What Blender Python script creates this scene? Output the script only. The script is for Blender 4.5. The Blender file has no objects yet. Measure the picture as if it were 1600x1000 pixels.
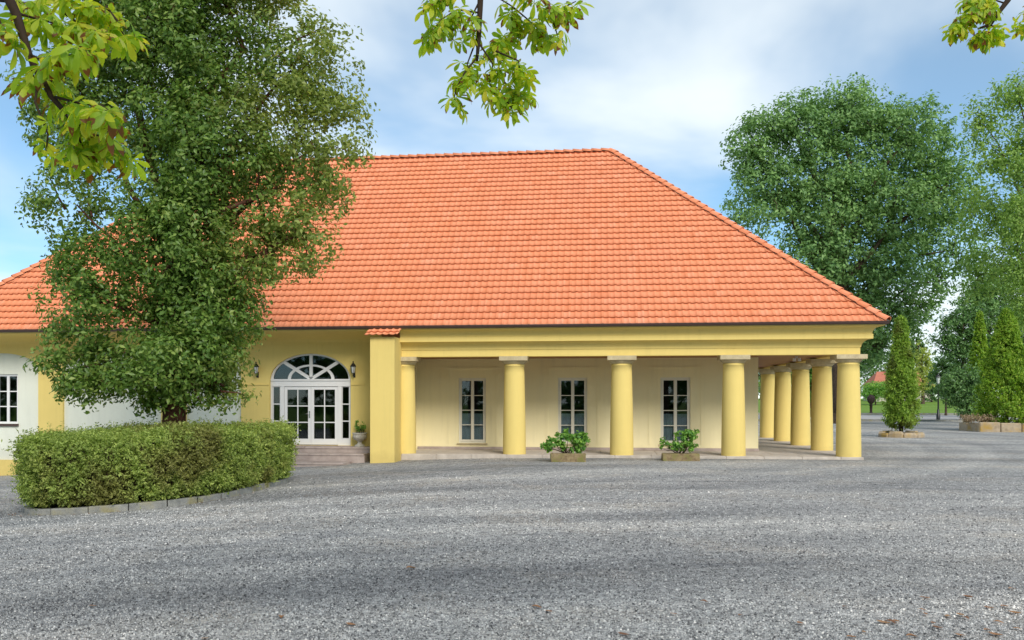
import bpy, math, random
import numpy as np
from mathutils import Matrix, Vector

random.seed(7)
RNG = np.random.default_rng(7)
SC = bpy.context.scene
COL = SC.collection

# ------------------------------------------------------------------ camera
F_PX, TANPSI, CX, YH, EYE = 1500.0, 0.13, 745.0, 622.0, 1.9
PSI = math.atan(TANPSI)
CP, SP = math.cos(PSI), math.sin(PSI)
cam_d = bpy.data.cameras.new("camera")
cam = bpy.data.objects.new("camera", cam_d)
COL.objects.link(cam)
cam.location = (0, 0, EYE)
cam.rotation_euler = (math.radians(90), 0, PSI)
cam_d.sensor_width = 36.0
cam_d.lens = F_PX / 1600.0 * 36.0
cam_d.shift_x = (800.0 - CX) / 1600.0
cam_d.shift_y = (YH - 500.0) / 1600.0
cam_d.clip_start = 0.05
cam_d.clip_end = 2000.0
SC.camera = cam

# ------------------------------------------------------------------ world, sun, exposure
SUN_EL, SUN_AZ = math.radians(35), math.radians(154)   # azimuth from +Y towards +X
world = bpy.data.worlds.new("World")
SC.world = world
world.use_nodes = True
wn, wl = world.node_tree.nodes, world.node_tree.links
wn.clear()
w_out = wn.new('ShaderNodeOutputWorld')
w_bg = wn.new('ShaderNodeBackground')
w_bg.inputs['Strength'].default_value = 0.12
sky = wn.new('ShaderNodeTexSky')
sky.sky_type = 'NISHITA'
sky.sun_disc = False
sky.sun_elevation = SUN_EL
sky.sun_rotation = SUN_AZ
sky.air_density = 0.65
sky.dust_density = 0.0
sky.ozone_density = 3.0
tc = wn.new('ShaderNodeTexCoord')
sep = wn.new('ShaderNodeSeparateXYZ')
wl.new(tc.outputs['Generated'], sep.inputs[0])
def wmath(op, a, b=None):
    n = wn.new('ShaderNodeMath'); n.operation = op
    for i, v in enumerate((a, b)):
        if v is None: continue
        if isinstance(v, (int, float)): n.inputs[i].default_value = v
        else: wl.new(v, n.inputs[i])
    return n.outputs[0]
zz = wmath('ADD', wmath('MAXIMUM', sep.outputs[2], 0.0), 0.22)
comb = wn.new('ShaderNodeCombineXYZ')
wl.new(wmath('DIVIDE', sep.outputs[0], zz), comb.inputs[0])
wl.new(wmath('DIVIDE', sep.outputs[1], zz), comb.inputs[1])
CLOUD_OFF = (11.4, 3.5, 0.0)
mp = wn.new('ShaderNodeMapping')
mp.inputs['Location'].default_value = CLOUD_OFF
wl.new(comb.outputs[0], mp.inputs[0])
cn = wn.new('ShaderNodeTexNoise')
cn.inputs['Scale'].default_value = 0.75
cn.inputs['Detail'].default_value = 6.0
cn.inputs['Roughness'].default_value = 0.5
cn.inputs['Distortion'].default_value = 0.3
wl.new(mp.outputs[0], cn.inputs['Vector'])
cr = wn.new('ShaderNodeValToRGB')
cr.color_ramp.elements[0].position = 0.43
cr.color_ramp.elements[0].color = (0.24, 0.24, 0.24, 1)
cr.color_ramp.elements[1].position = 0.66
cr.color_ramp.elements[1].color = (0.92, 0.92, 0.92, 1)
cr.color_ramp.interpolation = 'EASE'
wl.new(cn.outputs[0], cr.inputs[0])
wmix = wn.new('ShaderNodeMix'); wmix.data_type = 'RGBA'
wl.new(cr.outputs[0], wmix.inputs[0])
hsv = wn.new('ShaderNodeHueSaturation')
hsv.inputs['Hue'].default_value = 0.484
hsv.inputs['Saturation'].default_value = 1.27
hsv.inputs['Value'].default_value = 0.98
wl.new(sky.outputs[0], hsv.inputs['Color'])
wl.new(hsv.outputs[0], wmix.inputs[6])
wmix.inputs[7].default_value = (6.3, 6.75, 6.9, 1)
wl.new(wmix.outputs[2], w_bg.inputs[0])
wl.new(w_bg.outputs[0], w_out.inputs[0])

sun_d = bpy.data.lights.new("sun", 'SUN')
sun_d.energy = 2.3
sun_d.angle = math.radians(24)
sun_d.color = (1.0, 0.95, 0.87)
sun = bpy.data.objects.new("sun", sun_d)
COL.objects.link(sun)
sv = Vector((math.sin(SUN_AZ) * math.cos(SUN_EL), math.cos(SUN_AZ) * math.cos(SUN_EL), math.sin(SUN_EL)))
sun.rotation_euler = (-sv).to_track_quat('-Z', 'Y').to_euler()

vs = SC.view_settings
vs.view_transform = 'Standard'; vs.look = 'None'; vs.gamma = 1.0; vs.exposure = 0.47
vs.use_curve_mapping = False
SC.render.engine = 'CYCLES'
SC.cycles.max_bounces = 6
SC.cycles.diffuse_bounces = 3
SC.cycles.glossy_bounces = 3
SC.cycles.transmission_bounces = 3
SC.cycles.caustics_reflective = False
SC.cycles.caustics_refractive = False
SC.cycles.transparent_max_bounces = 8

# ------------------------------------------------------------------ helpers
def P(u, v, d):
    """world point seen at photo pixel (u, v) at camera depth d - used to survey positions"""
    a = (u - CX) / F_PX
    return np.array([d * (-SP + a * CP), d * (CP + a * SP), EYE + d * (YH - v) / F_PX])

def zg(x, y):
    """ground height"""
    x = np.asarray(x, float); y = np.asarray(y, float)
    k = 1.5
    sp = np.log1p(np.exp(np.clip(-(x + 4.0) / k, -30, 30))) * k
    z = -np.minimum(0.05 * sp, 1.3)
    z = z + np.clip(y - 112.0, 0, 70) * 0.022
    return z

ORIG = {}
def link(o, parent=None, origin=(0, 0, 0)):
    COL.objects.link(o)
    o.location = origin
    ORIG[o.name] = Vector(origin)
    if parent is not None:
        o.parent = parent
        o.matrix_parent_inverse = Matrix.Translation(-ORIG[parent.name])
    return o

def tag(o, label=None, cat=None, group=None, kind=None):
    if label: o['label'] = label
    if cat: o['category'] = cat
    if group: o['group'] = group
    if kind: o['kind'] = kind
    return o

def thing(name, label, cat, loc, group=None):
    o = bpy.data.objects.new(name, None)
    o.empty_display_size = 0.2
    link(o, None, tuple(float(c) for c in loc))
    return tag(o, label, cat, group)

def mesh_np(name, verts, faces, mat, smooth=False):
    """verts (N,3), faces (M,k) arrays -> mesh"""
    me = bpy.data.meshes.new(name)
    verts = np.ascontiguousarray(verts, np.float32)
    faces = np.ascontiguousarray(faces, np.int32)
    m, k = faces.shape
    me.vertices.add(len(verts)); me.vertices.foreach_set('co', verts.ravel())
    me.loops.add(m * k); me.loops.foreach_set('vertex_index', faces.ravel())
    me.polygons.add(m)
    me.polygons.foreach_set('loop_start', np.arange(0, m * k, k, dtype=np.int32))
    if smooth: me.polygons.foreach_set('use_smooth', np.ones(m, bool))
    me.update(calc_edges=True)
    if mat: me.materials.append(mat)
    return me

def put_np(name, verts, faces, mat, parent=None, smooth=False, origin=None):
    verts = np.asarray(verts, float)
    if origin is None:
        lo, hi = verts.min(0), verts.max(0)
        origin = ((lo[0] + hi[0]) / 2, (lo[1] + hi[1]) / 2, lo[2])
    me = mesh_np(name, verts - np.array(origin), faces, mat, smooth)
    return link(bpy.data.objects.new(name, me), parent, tuple(float(c) for c in origin))

class Geo:
    def __init__(s): s.v, s.f, s.sm = [], [], []
    def add(s, v, f, smooth=False):
        b = len(s.v)
        s.v += [tuple(map(float, p)) for p in v]
        s.f += [tuple(int(i) + b for i in q) for q in f]
        s.sm += [smooth] * len(f)
        return s
    def box(s, x0, x1, y0, y1, z0, z1, bev=0.0):
        if bev <= 0:
            v = [(x, y, z) for z in (z0, z1) for y in (y0, y1) for x in (x0, x1)]
            f = [(0, 2, 3, 1), (4, 5, 7, 6), (0, 1, 5, 4), (2, 6, 7, 3), (0, 4, 6, 2), (1, 3, 7, 5)]
            return s.add(v, f)
        b = bev
        v = []
        for (xa, xb, ya, yb, z) in ((x0, x1, y0, y1, z0), (x0, x1, y0, y1, z1 - b), (x0 + b, x1 - b, y0 + b, y1 - b, z1)):
            c = b if z < z1 else 0
            v += [(xa + c, ya, z), (xb - c, ya, z), (xb, ya + c, z), (xb, yb - c, z), (xb - c, yb, z), (xa + c, yb, z), (xa, yb - c, z), (xa, ya + c, z)]
        f = []
        for r in range(2):
            for i in range(8):
                j = (i + 1) % 8
                f.append((r * 8 + i, r * 8 + j, (r + 1) * 8 + j, (r + 1) * 8 + i))
        f.append(tuple(range(7, -1, -1))); f.append(tuple(range(16, 24)))
        return s.add(v, f)
    def lathe(s, c, prof, n=24, cap=True, smooth=True, square=None):
        v, f = [], []
        for (r, z) in prof:
            for i in range(n):
                a = 2 * math.pi * i / n
                v.append((c[0] + r * math.cos(a), c[1] + r * math.sin(a), c[2] + z))
        m = len(prof)
        for k in range(m - 1):
            for i in range(n):
                j = (i + 1) % n
                f.append((k * n + i, k * n + j, (k + 1) * n + j, (k + 1) * n + i))
        s.add(v, f, smooth)
        if cap:
            s.add(v[:n], [tuple(range(n - 1, -1, -1))]); s.add(v[-n:], [tuple(range(n))])
        return s
    def tube(s, pts, rad, n=8, smooth=True):
        pts = [Vector(p) for p in pts]
        v, f = [], []
        prev = None
        for i, p in enumerate(pts):
            t = (pts[min(i + 1, len(pts) - 1)] - pts[max(i - 1, 0)])
            if t.length < 1e-9: t = Vector((0, 0, 1))
            t.normalize()
            if prev is None:
                u = t.orthogonal().normalized()
            else:
                u = prev - t * prev.dot(t)
                u = u.normalized() if u.length > 1e-6 else t.orthogonal().normalized()
            prev = u
            w = t.cross(u)
            r = rad[i] if not isinstance(rad, (int, float)) else rad
            for k in range(n):
                a = 2 * math.pi * k / n
                v.append(p + (u * math.cos(a) + w * math.sin(a)) * r)
        for i in range(len(pts) - 1):
            for k in range(n):
                j = (k + 1) % n
                f.append((i * n + k, i * n + j, (i + 1) * n + j, (i + 1) * n + k))
        f.append(tuple(range(n - 1, -1, -1)))
        f.append(tuple((len(pts) - 1) * n + k for k in range(n)))
        return s.add(v, f, smooth)
    def obj(s, name, mat, parent=None, origin=None):
        a = np.array(s.v)
        if origin is None:
            lo, hi = a.min(0), a.max(0)
            origin = ((lo[0] + hi[0]) / 2, (lo[1] + hi[1]) / 2, lo[2])
        origin = tuple(float(c) for c in origin)
        me = bpy.data.meshes.new(name)
        me.from_pydata([tuple(p) for p in (a - np.array(origin))], [], s.f)
        me.polygons.foreach_set('use_smooth', s.sm)
        me.update()
        if mat: me.materials.append(mat)
        return link(bpy.data.objects.new(name, me), parent, origin)

# ------------------------------------------------------------------ materials
class Mat:
    def __init__(s, name):
        s.m = bpy.data.materials.new(name); s.m.use_nodes = True
        s.n, s.l = s.m.node_tree.nodes, s.m.node_tree.links
        s.b = s.n['Principled BSDF']
    def node(s, t, **kw):
        n = s.n.new(t)
        for k, v in kw.items(): setattr(n, k, v)
        return n
    def put(s, sock, v):
        if hasattr(v, 'is_output'): s.l.new(v, sock)
        else: sock.default_value = v
    def math(s, op, a, b=0.0, c=0.0):
        n = s.node('ShaderNodeMath', operation=op)
        s.put(n.inputs[0], a); s.put(n.inputs[1], b); s.put(n.inputs[2], c)
        return n.outputs[0]
    def pos(s): return s.node('ShaderNodeNewGeometry').outputs['Position']
    def map(s, vec, scale=(1, 1, 1), rot=(0, 0, 0)):
        n = s.node('ShaderNodeMapping')
        s.l.new(vec, n.inputs[0]); n.inputs['Scale'].default_value = scale; n.inputs['Rotation'].default_value = rot
        return n.outputs[0]
    def noise(s, vec, scale, detail=3, rough=0.5, dist=0.0):
        n = s.node('ShaderNodeTexNoise')
        s.l.new(vec, n.inputs['Vector'])
        n.inputs['Scale'].default_value = scale; n.inputs['Detail'].default_value = detail
        n.inputs['Roughness'].default_value = rough; n.inputs['Distortion'].default_value = dist
        return n.outputs[0]
    def voro(s, vec, scale, feat='F1'):
        n = s.node('ShaderNodeTexVoronoi', feature=feat)
        s.l.new(vec, n.inputs['Vector']); n.inputs['Scale'].default_value = scale
        return n
    def ramp(s, fac, stops):
        n = s.node('ShaderNodeValToRGB')
        s.put(n.inputs[0], fac)
        els = n.color_ramp.elements
        while len(els) < len(stops): els.new(0.5)
        for e, (p, c) in zip(els, stops):
            e.position = p; e.color = (*c, 1) if len(c) == 3 else c
        return n.outputs[0]
    def mix(s, fac, a, b, mode='MIX'):
        n = s.node('ShaderNodeMix', data_type='RGBA', blend_type=mode)
        s.put(n.inputs[0], fac)
        for i, v in ((6, a), (7, b)):
            if isinstance(v, tuple) and len(v) == 3: v = (*v, 1)
            s.put(n.inputs[i], v)
        return n.outputs[2]
    def bump(s, h, strength=0.3, dist=0.02):
        n = s.node('ShaderNodeBump')
        n.inputs['Strength'].default_value = strength; n.inputs['Distance'].default_value = dist
        s.l.new(h, n.inputs['Height']); s.l.new(n.outputs[0], s.b.inputs['Normal'])
    def fin(s, col=None, rough=0.8, spec=0.3, metal=0.0):
        if col is not None:
            if isinstance(col, tuple) and len(col) == 3: col = (*col, 1)
            s.put(s.b.inputs['Base Color'], col)
        s.put(s.b.inputs['Roughness'], rough)
        s.b.inputs['Specular IOR Level'].default_value = spec
        s.b.inputs['Metallic'].default_value = metal
        return s.m

def plaster(name, col, dark=0.86):
    m = Mat(name); p = m.pos()
    n1 = m.noise(p, 0.7, 5, 0.6)
    n2 = m.noise(m.map(p, (6, 6, 0.6)), 0.8, 4, 0.6)
    c = m.mix(m.ramp(n1, [(0.3, (0, 0, 0)), (0.7, (1, 1, 1))]), tuple(x * dark for x in col), col)
    c = m.mix(m.math('MULTIPLY', m.ramp(n2, [(0.5, (0, 0, 0)), (0.8, (1, 1, 1))]), 0.25), c, tuple(x * 0.72 for x in col))
    zc = m.node('ShaderNodeSeparateXYZ'); m.l.new(p, zc.inputs[0])
    low = m.math('ADD', m.math('MULTIPLY', zc.outputs[2], -2.2), m.math('MULTIPLY', m.noise(p, 2.6, 6, 0.7), 1.5))
    c = m.mix(m.math('MULTIPLY', m.ramp(low, [(0.25, (0, 0, 0)), (0.9, (1, 1, 1))]), 0.34), c, tuple(x * k for x, k in zip(col, (0.62, 0.60, 0.62))))
    str_ = m.ramp(m.noise(m.map(p, (9, 9, 0.35)), 1.0, 5, 0.65), [(0.56, (0, 0, 0)), (0.72, (1, 1, 1))])
    c = m.mix(m.math('MULTIPLY', str_, 0.16), c, tuple(x * 0.7 for x in col))
    blot = m.ramp(m.noise(p, 3.1, 6, 0.7), [(0.45, (0, 0, 0)), (0.7, (1, 1, 1))])
    c = m.mix(m.math('MULTIPLY', blot, 0.14), c, tuple(min(1, x * 1.08 + .02) for x in col))
    m.bump(m.noise(p, 60, 4, 0.7), 0.35, 0.006)
    return m.fin(c, 0.9, 0.15)

def plain(name, col, rough=0.6, spec=0.3, var=0.12, scale=8, metal=0.0, bump=0.1):
    m = Mat(name); p = m.pos()
    n = m.noise(p, scale, 4, 0.6)
    c = m.mix(n, tuple(x * (1 - var) for x in col), tuple(min(1, x * (1 + var)) for x in col))
    if bump: m.bump(m.noise(p, scale * 8, 3), bump, 0.005)
    return m.fin(c, rough, spec, metal)

def stone(name, c1, c2, scale=6, moss=None):
    m = Mat(name); p = m.pos()
    n = m.noise(p, scale, 6, 0.65)
    c = m.ramp(n, [(0.3, c1), (0.7, c2)])
    if moss: c = m.mix(m.ramp(m.noise(p, scale * 0.5, 4), [(0.48, (0, 0, 0)), (0.66, (1, 1, 1))]), c, moss)
    m.bump(m.noise(p, scale * 5, 6, 0.7), 0.6, 0.02)
    return m.fin(c, 0.9, 0.15)

def leafmat(name, stops, trans=0.35, clump=0.8, rough=0.5, spec=0.3, tint=None, tcol=1.45):
    m = Mat(name)
    g = m.node('ShaderNodeNewGeometry')
    oi = m.node('ShaderNodeObjectInfo')
    r = m.math('FRACT', m.math('ADD', g.outputs['Random Per Island'], oi.outputs['Random']))
    f = m.math('ADD', m.math('MULTIPLY', r, 0.6), m.math('MULTIPLY', m.noise(g.outputs['Position'], clump, 2), 0.4))
    c = m.ramp(f, stops)
    if tint:
        c = m.mix(m.math('MULTIPLY', m.ramp(m.noise(g.outputs['Position'], clump * 0.6, 3), [(0.5, (0, 0, 0)), (0.62, (1, 1, 1))]), tint[1]), c, tint[0])
    m.put(m.b.inputs['Base Color'], c)
    m.b.inputs['Roughness'].default_value = rough
    m.b.inputs['Specular IOR Level'].default_value = spec
    t = m.node('ShaderNodeBsdfTranslucent')
    m.put(t.inputs['Color'], m.mix(1.0, c, (tcol, tcol * 1.05, tcol * 0.6), 'MULTIPLY'))
    mx = m.node('ShaderNodeMixShader')
    mx.inputs[0].default_value = min(.5, trans * 1.25)
    m.l.new(m.b.outputs[0], mx.inputs[1]); m.l.new(t.outputs[0], mx.inputs[2])
    m.l.new(mx.outputs[0], m.n['Material Output'].inputs[0])
    return m.m

M = {}
M['yellow'] = plaster('yellow_plaster', (0.80, 0.615, 0.205), 0.95)
M['cream'] = plaster('cream_plaster', (0.89, 0.79, 0.48), 0.98)
M['white_wall'] = plaster('pale_green_plaster', (0.76, 0.77, 0.66), 0.95)
M['capital'] = stone('capital_stone', (0.44, 0.36, 0.22), (0.62, 0.52, 0.33), 5)
M['paving'] = stone('paving_stone', (0.44, 0.38, 0.32), (0.62, 0.55, 0.47), 3)
M['step'] = stone('step_stone', (0.34, 0.27, 0.24), (0.52, 0.43, 0.38), 3)
M['trough'] = stone('trough_stone', (0.16, 0.11, 0.06), (0.38, 0.29, 0.16), 9, (0.20, 0.19, 0.06))
M['rock'] = stone('bed_stone', (0.30, 0.23, 0.15), (0.52, 0.42, 0.30), 4, (0.40, 0.26, 0.08))
M['kerb'] = stone('kerb_stone', (0.20, 0.20, 0.19), (0.40, 0.39, 0.35), 5, (0.30, 0.27, 0.16))
M['urn'] = stone('urn_stone', (0.40, 0.37, 0.30), (0.62, 0.58, 0.50), 12)
M['dark_urn'] = stone('dark_bronze', (0.035, 0.022, 0.02), (0.09, 0.06, 0.055), 6)
M['white'] = plain('white_paint', (0.78, 0.77, 0.76), 0.45, 0.4, 0.04, 4, bump=0.03)
M['cream_paint'] = plain('cream_paint', (0.78, 0.74, 0.62), 0.5, 0.35, 0.05, 4, bump=0.03)
M['gutter'] = plain('brown_gutter', (0.075, 0.045, 0.038), 0.35, 0.5, 0.2, 3, 0.0)
M['black'] = plain('black_iron', (0.012, 0.012, 0.013), 0.4, 0.5, 0.2, 20)
M['wood'] = plain('ceiling_wood', (0.30, 0.12, 0.05), 0.55, 0.3, 0.3, 5)
M['steel'] = plain('handle_steel', (0.55, 0.55, 0.54), 0.25, 0.5, 0.05, 20, 1.0, 0)
M['curtain'] = plain('pale_curtain', (0.56, 0.60, 0.64), 0.9, 0.1, 0.2, 3)
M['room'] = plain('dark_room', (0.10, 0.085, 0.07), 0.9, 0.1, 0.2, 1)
M['soil'] = plain('soil', (0.045, 0.03, 0.02), 0.95, 0.1, 0.4, 20, bump=0.6)
M['bark'] = stone('bark', (0.045, 0.03, 0.02), (0.14, 0.10, 0.07), 9)
M['red_bark'] = stone('reddish_bark', (0.06, 0.024, 0.016), (0.16, 0.07, 0.045), 9)
M['twig'] = plain('dark_twig', (0.05, 0.032, 0.02), 0.8, 0.2, 0.3, 20)
M['far_wall'] = plaster('far_house_wall', (0.62, 0.55, 0.46))
M['far_roof'] = plain('far_house_roof', (0.48, 0.17, 0.11), 0.85, 0.2, 0.2, 1.5)
M['road'] = plain('pale_road', (0.42, 0.40, 0.39), 0.9, 0.2, 0.1, 0.6)
M['lampwhite'] = plain('lamp_glass', (0.62, 0.64, 0.62), 0.2, 0.5, 0.05, 9, bump=0)

m = Mat('roof_tile_clay'); g_ = m.node('ShaderNodeNewGeometry'); oi_ = m.node('ShaderNodeObjectInfo')
rr = m.math('FRACT', m.math('ADD', g_.outputs['Random Per Island'], oi_.outputs['Random']))
c = m.ramp(rr, [(0.0, (0.72, 0.225, 0.100)), (0.12, (0.78, 0.262, 0.125)), (0.85, (0.82, 0.290, 0.145)), (1.0, (0.86, 0.335, 0.185))])
big = m.ramp(m.noise(g_.outputs['Position'], 0.55, 4, 0.6), [(0.35, (0, 0, 0)), (0.65, (1, 1, 1))])
c = m.mix(m.math('MULTIPLY', big, 0.4), c, (0.84, 0.28, 0.115))
spots = m.ramp(m.noise(g_.outputs['Position'], 5.0, 5, 0.7), [(0.62, (0, 0, 0)), (0.8, (1, 1, 1))])
c = m.mix(m.math('MULTIPLY', spots, 0.28), c, (0.45, 0.20, 0.12))
lich = m.ramp(m.noise(m.map(g_.outputs['Position'], (1, 0.35, 0.35)), 1.1, 7, 0.75), [(0.58, (0, 0, 0)), (0.74, (1, 1, 1))])
c = m.mix(m.math('MULTIPLY', lich, 0.3), c, (0.52, 0.24, 0.13))
m.bump(m.noise(g_.outputs['Position'], 40, 3), 0.2, 0.004)
M['tile'] = m.fin(c, 0.6, 0.35)

m = Mat('window_glass')
m.n.remove(m.b)
fr = m.node('ShaderNodeFresnel'); fr.inputs[0].default_value = 1.5
gl = m.node('ShaderNodeBsdfGlossy'); gl.inputs['Roughness'].default_value = 0.02
gl.inputs['Color'].default_value = (0.9, 0.95, 1.0, 1)
tr = m.node('ShaderNodeBsdfTransparent'); tr.inputs[0].default_value = (0.72, 0.78, 0.78, 1)
mx = m.node('ShaderNodeMixShader')
m.l.new(m.math('ADD', fr.outputs[0], 0.0), mx.inputs[0]); m.l.new(tr.outputs[0], mx.inputs[1]); m.l.new(gl.outputs[0], mx.inputs[2])
m.l.new(mx.outputs[0], m.n['Material Output'].inputs[0])
M['glass'] = m.m

def arcs(m, vec, c, k, seed):
    """noise that follows circles round c: the curved sweeps left by turning cars"""
    d = m.node('ShaderNodeVectorMath', operation='DISTANCE'); m.l.new(vec, d.inputs[0]); d.inputs[1].default_value = (c[0], c[1], 0)
    q = m.node('ShaderNodeSeparateXYZ'); m.l.new(vec, q.inputs[0])
    cb = m.node('ShaderNodeCombineXYZ')
    m.l.new(m.math('MULTIPLY', d.outputs['Value'], k), cb.inputs[0]); m.l.new(m.math('MULTIPLY', q.outputs[0], 0.05), cb.inputs[1]); cb.inputs[2].default_value = seed
    return m.noise(cb.outputs[0], 1.0, 2.5, 0.45, 0.5)
def sweeps(m, vec, c):
    a1 = m.ramp(arcs(m, vec, (10, -34), 0.38, 1.0), [(0.34, (0.84, 0.845, 0.855)), (0.50, (1.06, 1.06, 1.06)), (0.64, (1.36, 1.34, 1.31))])
    a2 = m.ramp(arcs(m, vec, (-16, 44), 0.5, 5.0), [(0.36, (0.88, 0.885, 0.89)), (0.52, (1.02, 1.02, 1.02)), (0.64, (1.2, 1.19, 1.17))])
    t1 = arcs(m, vec, (12, -30), 0.6, 9.0)
    t1 = m.ramp(t1, [(0.470, (1, 1, 1)), (0.488, (0.74, 0.75, 0.77)), (0.496, (0.74, 0.75, 0.77)), (0.514, (1, 1, 1))])
    t1 = m.mix(m.ramp(m.noise(vec, 0.5, 4, 0.6), [(0.42, (0, 0, 0)), (0.6, (1, 1, 1))]), (1.0, 1.0, 1.0), t1)
    return m.mix(1.0, m.mix(1.0, m.mix(1.0, c, a1, 'MULTIPLY'), a2, 'MULTIPLY'), t1, 'MULTIPLY')
# gravel: stone-sized cells, patches and wheel tracks
m = Mat('gravel'); p = m.pos()
v1 = m.voro(p, 60.0); v2 = m.voro(p, 24.0)
stonec = m.ramp(v1.outputs['Color'], [(0.0, (0.10, 0.099, 0.097)), (0.45, (0.27, 0.267, 0.26)), (0.8, (0.43, 0.42, 0.405)), (1.0, (0.70, 0.67, 0.63))])
big2 = m.ramp(v2.outputs['Color'], [(0.15, (0.09, 0.09, 0.092)), (0.85, (0.44, 0.435, 0.43))])
c = m.mix(0.45, stonec, big2)
mot = m.ramp(m.noise(p, 6.0, 8, 0.95), [(0.40, (0.45, 0.455, 0.46)), (0.60, (1.65, 1.63, 1.6))])
c = m.mix(0.9, c, m.mix(1.0, c, mot, 'MULTIPLY'))
tr1 = m.ramp(m.noise(m.map(p, (0.10, 0.75, 1), (0, 0, 0.10)), 1.0, 5, 0.6, 0.4), [(0.38, (0, 0, 0)), (0.62, (1, 1, 1))])
tr2 = m.ramp(m.noise(m.map(p, (0.12, 1.9, 1), (0, 0, -0.06)), 1.3, 4, 0.6, 0.6), [(0.55, (0, 0, 0)), (0.72, (1, 1, 1))])
c = m.mix(m.math('MULTIPLY', tr1, 0.2), c, m.mix(1.0, c, (1.55, 1.52, 1.50), 'MULTIPLY'))
c = m.mix(m.math('MULTIPLY', tr2, 0.15), c, m.mix(1.0, c, (0.55, 0.57, 0.6), 'MULTIPLY'))
ln = m.noise(m.map(p, (0.045, 1.6, 1), (0, 0, 0.07)), 1.6, 3, 0.5, 0.5)
ln = m.ramp(ln, [(0.470, (0, 0, 0)), (0.492, (1, 1, 1)), (0.508, (1, 1, 1)), (0.53, (0, 0, 0))])
brk = m.ramp(m.noise(p, 0.35, 3), [(0.45, (0, 0, 0)), (0.6, (1, 1, 1))])
c = m.mix(m.math('MULTIPLY', m.math('MULTIPLY', ln, brk), 0.25), c, m.mix(1.0, c, (0.5, 0.51, 0.53), 'MULTIPLY'))
c = sweeps(m, p, c)
warm = m.ramp(m.noise(p, 0.45, 5, 0.65), [(0.5, (0, 0, 0)), (0.68, (1, 1, 1))])
c = m.mix(m.math('MULTIPLY', warm, 0.45), c, m.mix(1.0, c, (1.35, 1.18, 0.98), 'MULTIPLY'))
m.bump(m.math('ADD', m.math('MULTIPLY', v1.outputs['Distance'], -1.0), m.math('MULTIPLY', v2.outputs['Distance'], -0.5)), 0.8, 0.02)
M['gravel'] = m.fin(c, 0.85, 0.25)

m = Mat('gravel_stone'); g_ = m.node('ShaderNodeNewGeometry')
c = m.ramp(g_.outputs['Random Per Island'], [(0.0, (0.05, 0.05, 0.052)), (0.25, (0.16, 0.16, 0.16)), (0.5, (0.31, 0.308, 0.302)), (0.9, (0.49, 0.485, 0.47)), (0.985, (0.60, 0.58, 0.55)), (1.0, (0.76, 0.73, 0.68))])
tr1 = m.ramp(m.noise(m.map(g_.outputs['Position'], (0.10, 0.75, 1), (0, 0, 0.10)), 1.0, 5, 0.6, 0.4), [(0.38, (0, 0, 0)), (0.62, (1, 1, 1))])
c = m.mix(m.math('MULTIPLY', tr1, 0.4), c, m.mix(1.0, c, (1.4, 1.38, 1.36), 'MULTIPLY'))
c = sweeps(m, g_.outputs['Position'], c)
ln = m.noise(m.map(g_.outputs['Position'], (0.045, 1.6, 1), (0, 0, 0.07)), 1.6, 3, 0.5, 0.5)
ln = m.ramp(ln, [(0.470, (0, 0, 0)), (0.492, (1, 1, 1)), (0.508, (1, 1, 1)), (0.53, (0, 0, 0))])
c = m.mix(m.math('MULTIPLY', ln, 0.18), c, m.mix(1.0, c, (0.5, 0.51, 0.53), 'MULTIPLY'))
M['pebble'] = m.fin(c, 0.8, 0.25)

m = Mat('lawn'); p = m.pos()
n1 = m.noise(p, 0.25, 4); n2 = m.noise(p, 30, 3, 0.7)
c = m.mix(n1, (0.13, 0.24, 0.035), (0.24, 0.36, 0.06))
c = m.mix(m.math('MULTIPLY', n2, 0.5), c, (0.07, 0.13, 0.02))
m.bump(n2, 0.8, 0.05)
M['lawn'] = m.fin(c, 0.9, 0.1)

M['leaf_left'] = leafmat('leaf_left', [(0.15, (0.066, 0.134, 0.023)), (0.5, (0.142, 0.244, 0.044)), (0.72, (0.233, 0.335, 0.073)), (0.92, (0.384, 0.433, 0.112))], 0.3, 0.7, 0.42, 0.35)
M['leaf_olive'] = leafmat('leaf_olive', [(0.15, (0.120, 0.164, 0.033)), (0.5, (0.224, 0.292, 0.067)), (0.8, (0.374, 0.419, 0.105)), (0.95, (0.478, 0.389, 0.135))], 0.35, 0.7, 0.45, 0.35)
M['leaf_big'] = leafmat('leaf_big', [(0.15, (0.089, 0.188, 0.059)), (0.5, (0.186, 0.325, 0.104)), (0.85, (0.319, 0.487, 0.159)), (1.0, (0.461, 0.577, 0.219))], 0.25, 0.35, 0.5, 0.35)
M['leaf_airy'] = leafmat('leaf_airy', [(0.15, (0.120, 0.210, 0.051)), (0.5, (0.240, 0.376, 0.086)), (0.9, (0.436, 0.570, 0.157))], 0.35, 0.5)
M['leaf_willow'] = leafmat('leaf_willow', [(0.15, (0.260, 0.312, 0.065)), (0.5, (0.416, 0.468, 0.117)), (0.9, (0.585, 0.598, 0.182))], 0.35, 0.8)
M['leaf_far'] = leafmat('leaf_far', [(0.15, (0.078, 0.156, 0.065)), (0.5, (0.143, 0.247, 0.091)), (0.9, (0.247, 0.364, 0.130))], 0.3, 0.3)
M['leaf_thuja'] = leafmat('leaf_thuja', [(0.15, (0.110, 0.216, 0.020)), (0.5, (0.233, 0.394, 0.033)), (0.9, (0.439, 0.511, 0.073))], 0.3, 1.5)
M['leaf_thuja_dull'] = leafmat('leaf_thuja_dull', [(0.15, (0.116, 0.201, 0.025)), (0.5, (0.219, 0.359, 0.044)), (0.9, (0.414, 0.545, 0.086))], 0.3, 1.5, tint=((0.16, 0.10, 0.04), 0.4))
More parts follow.
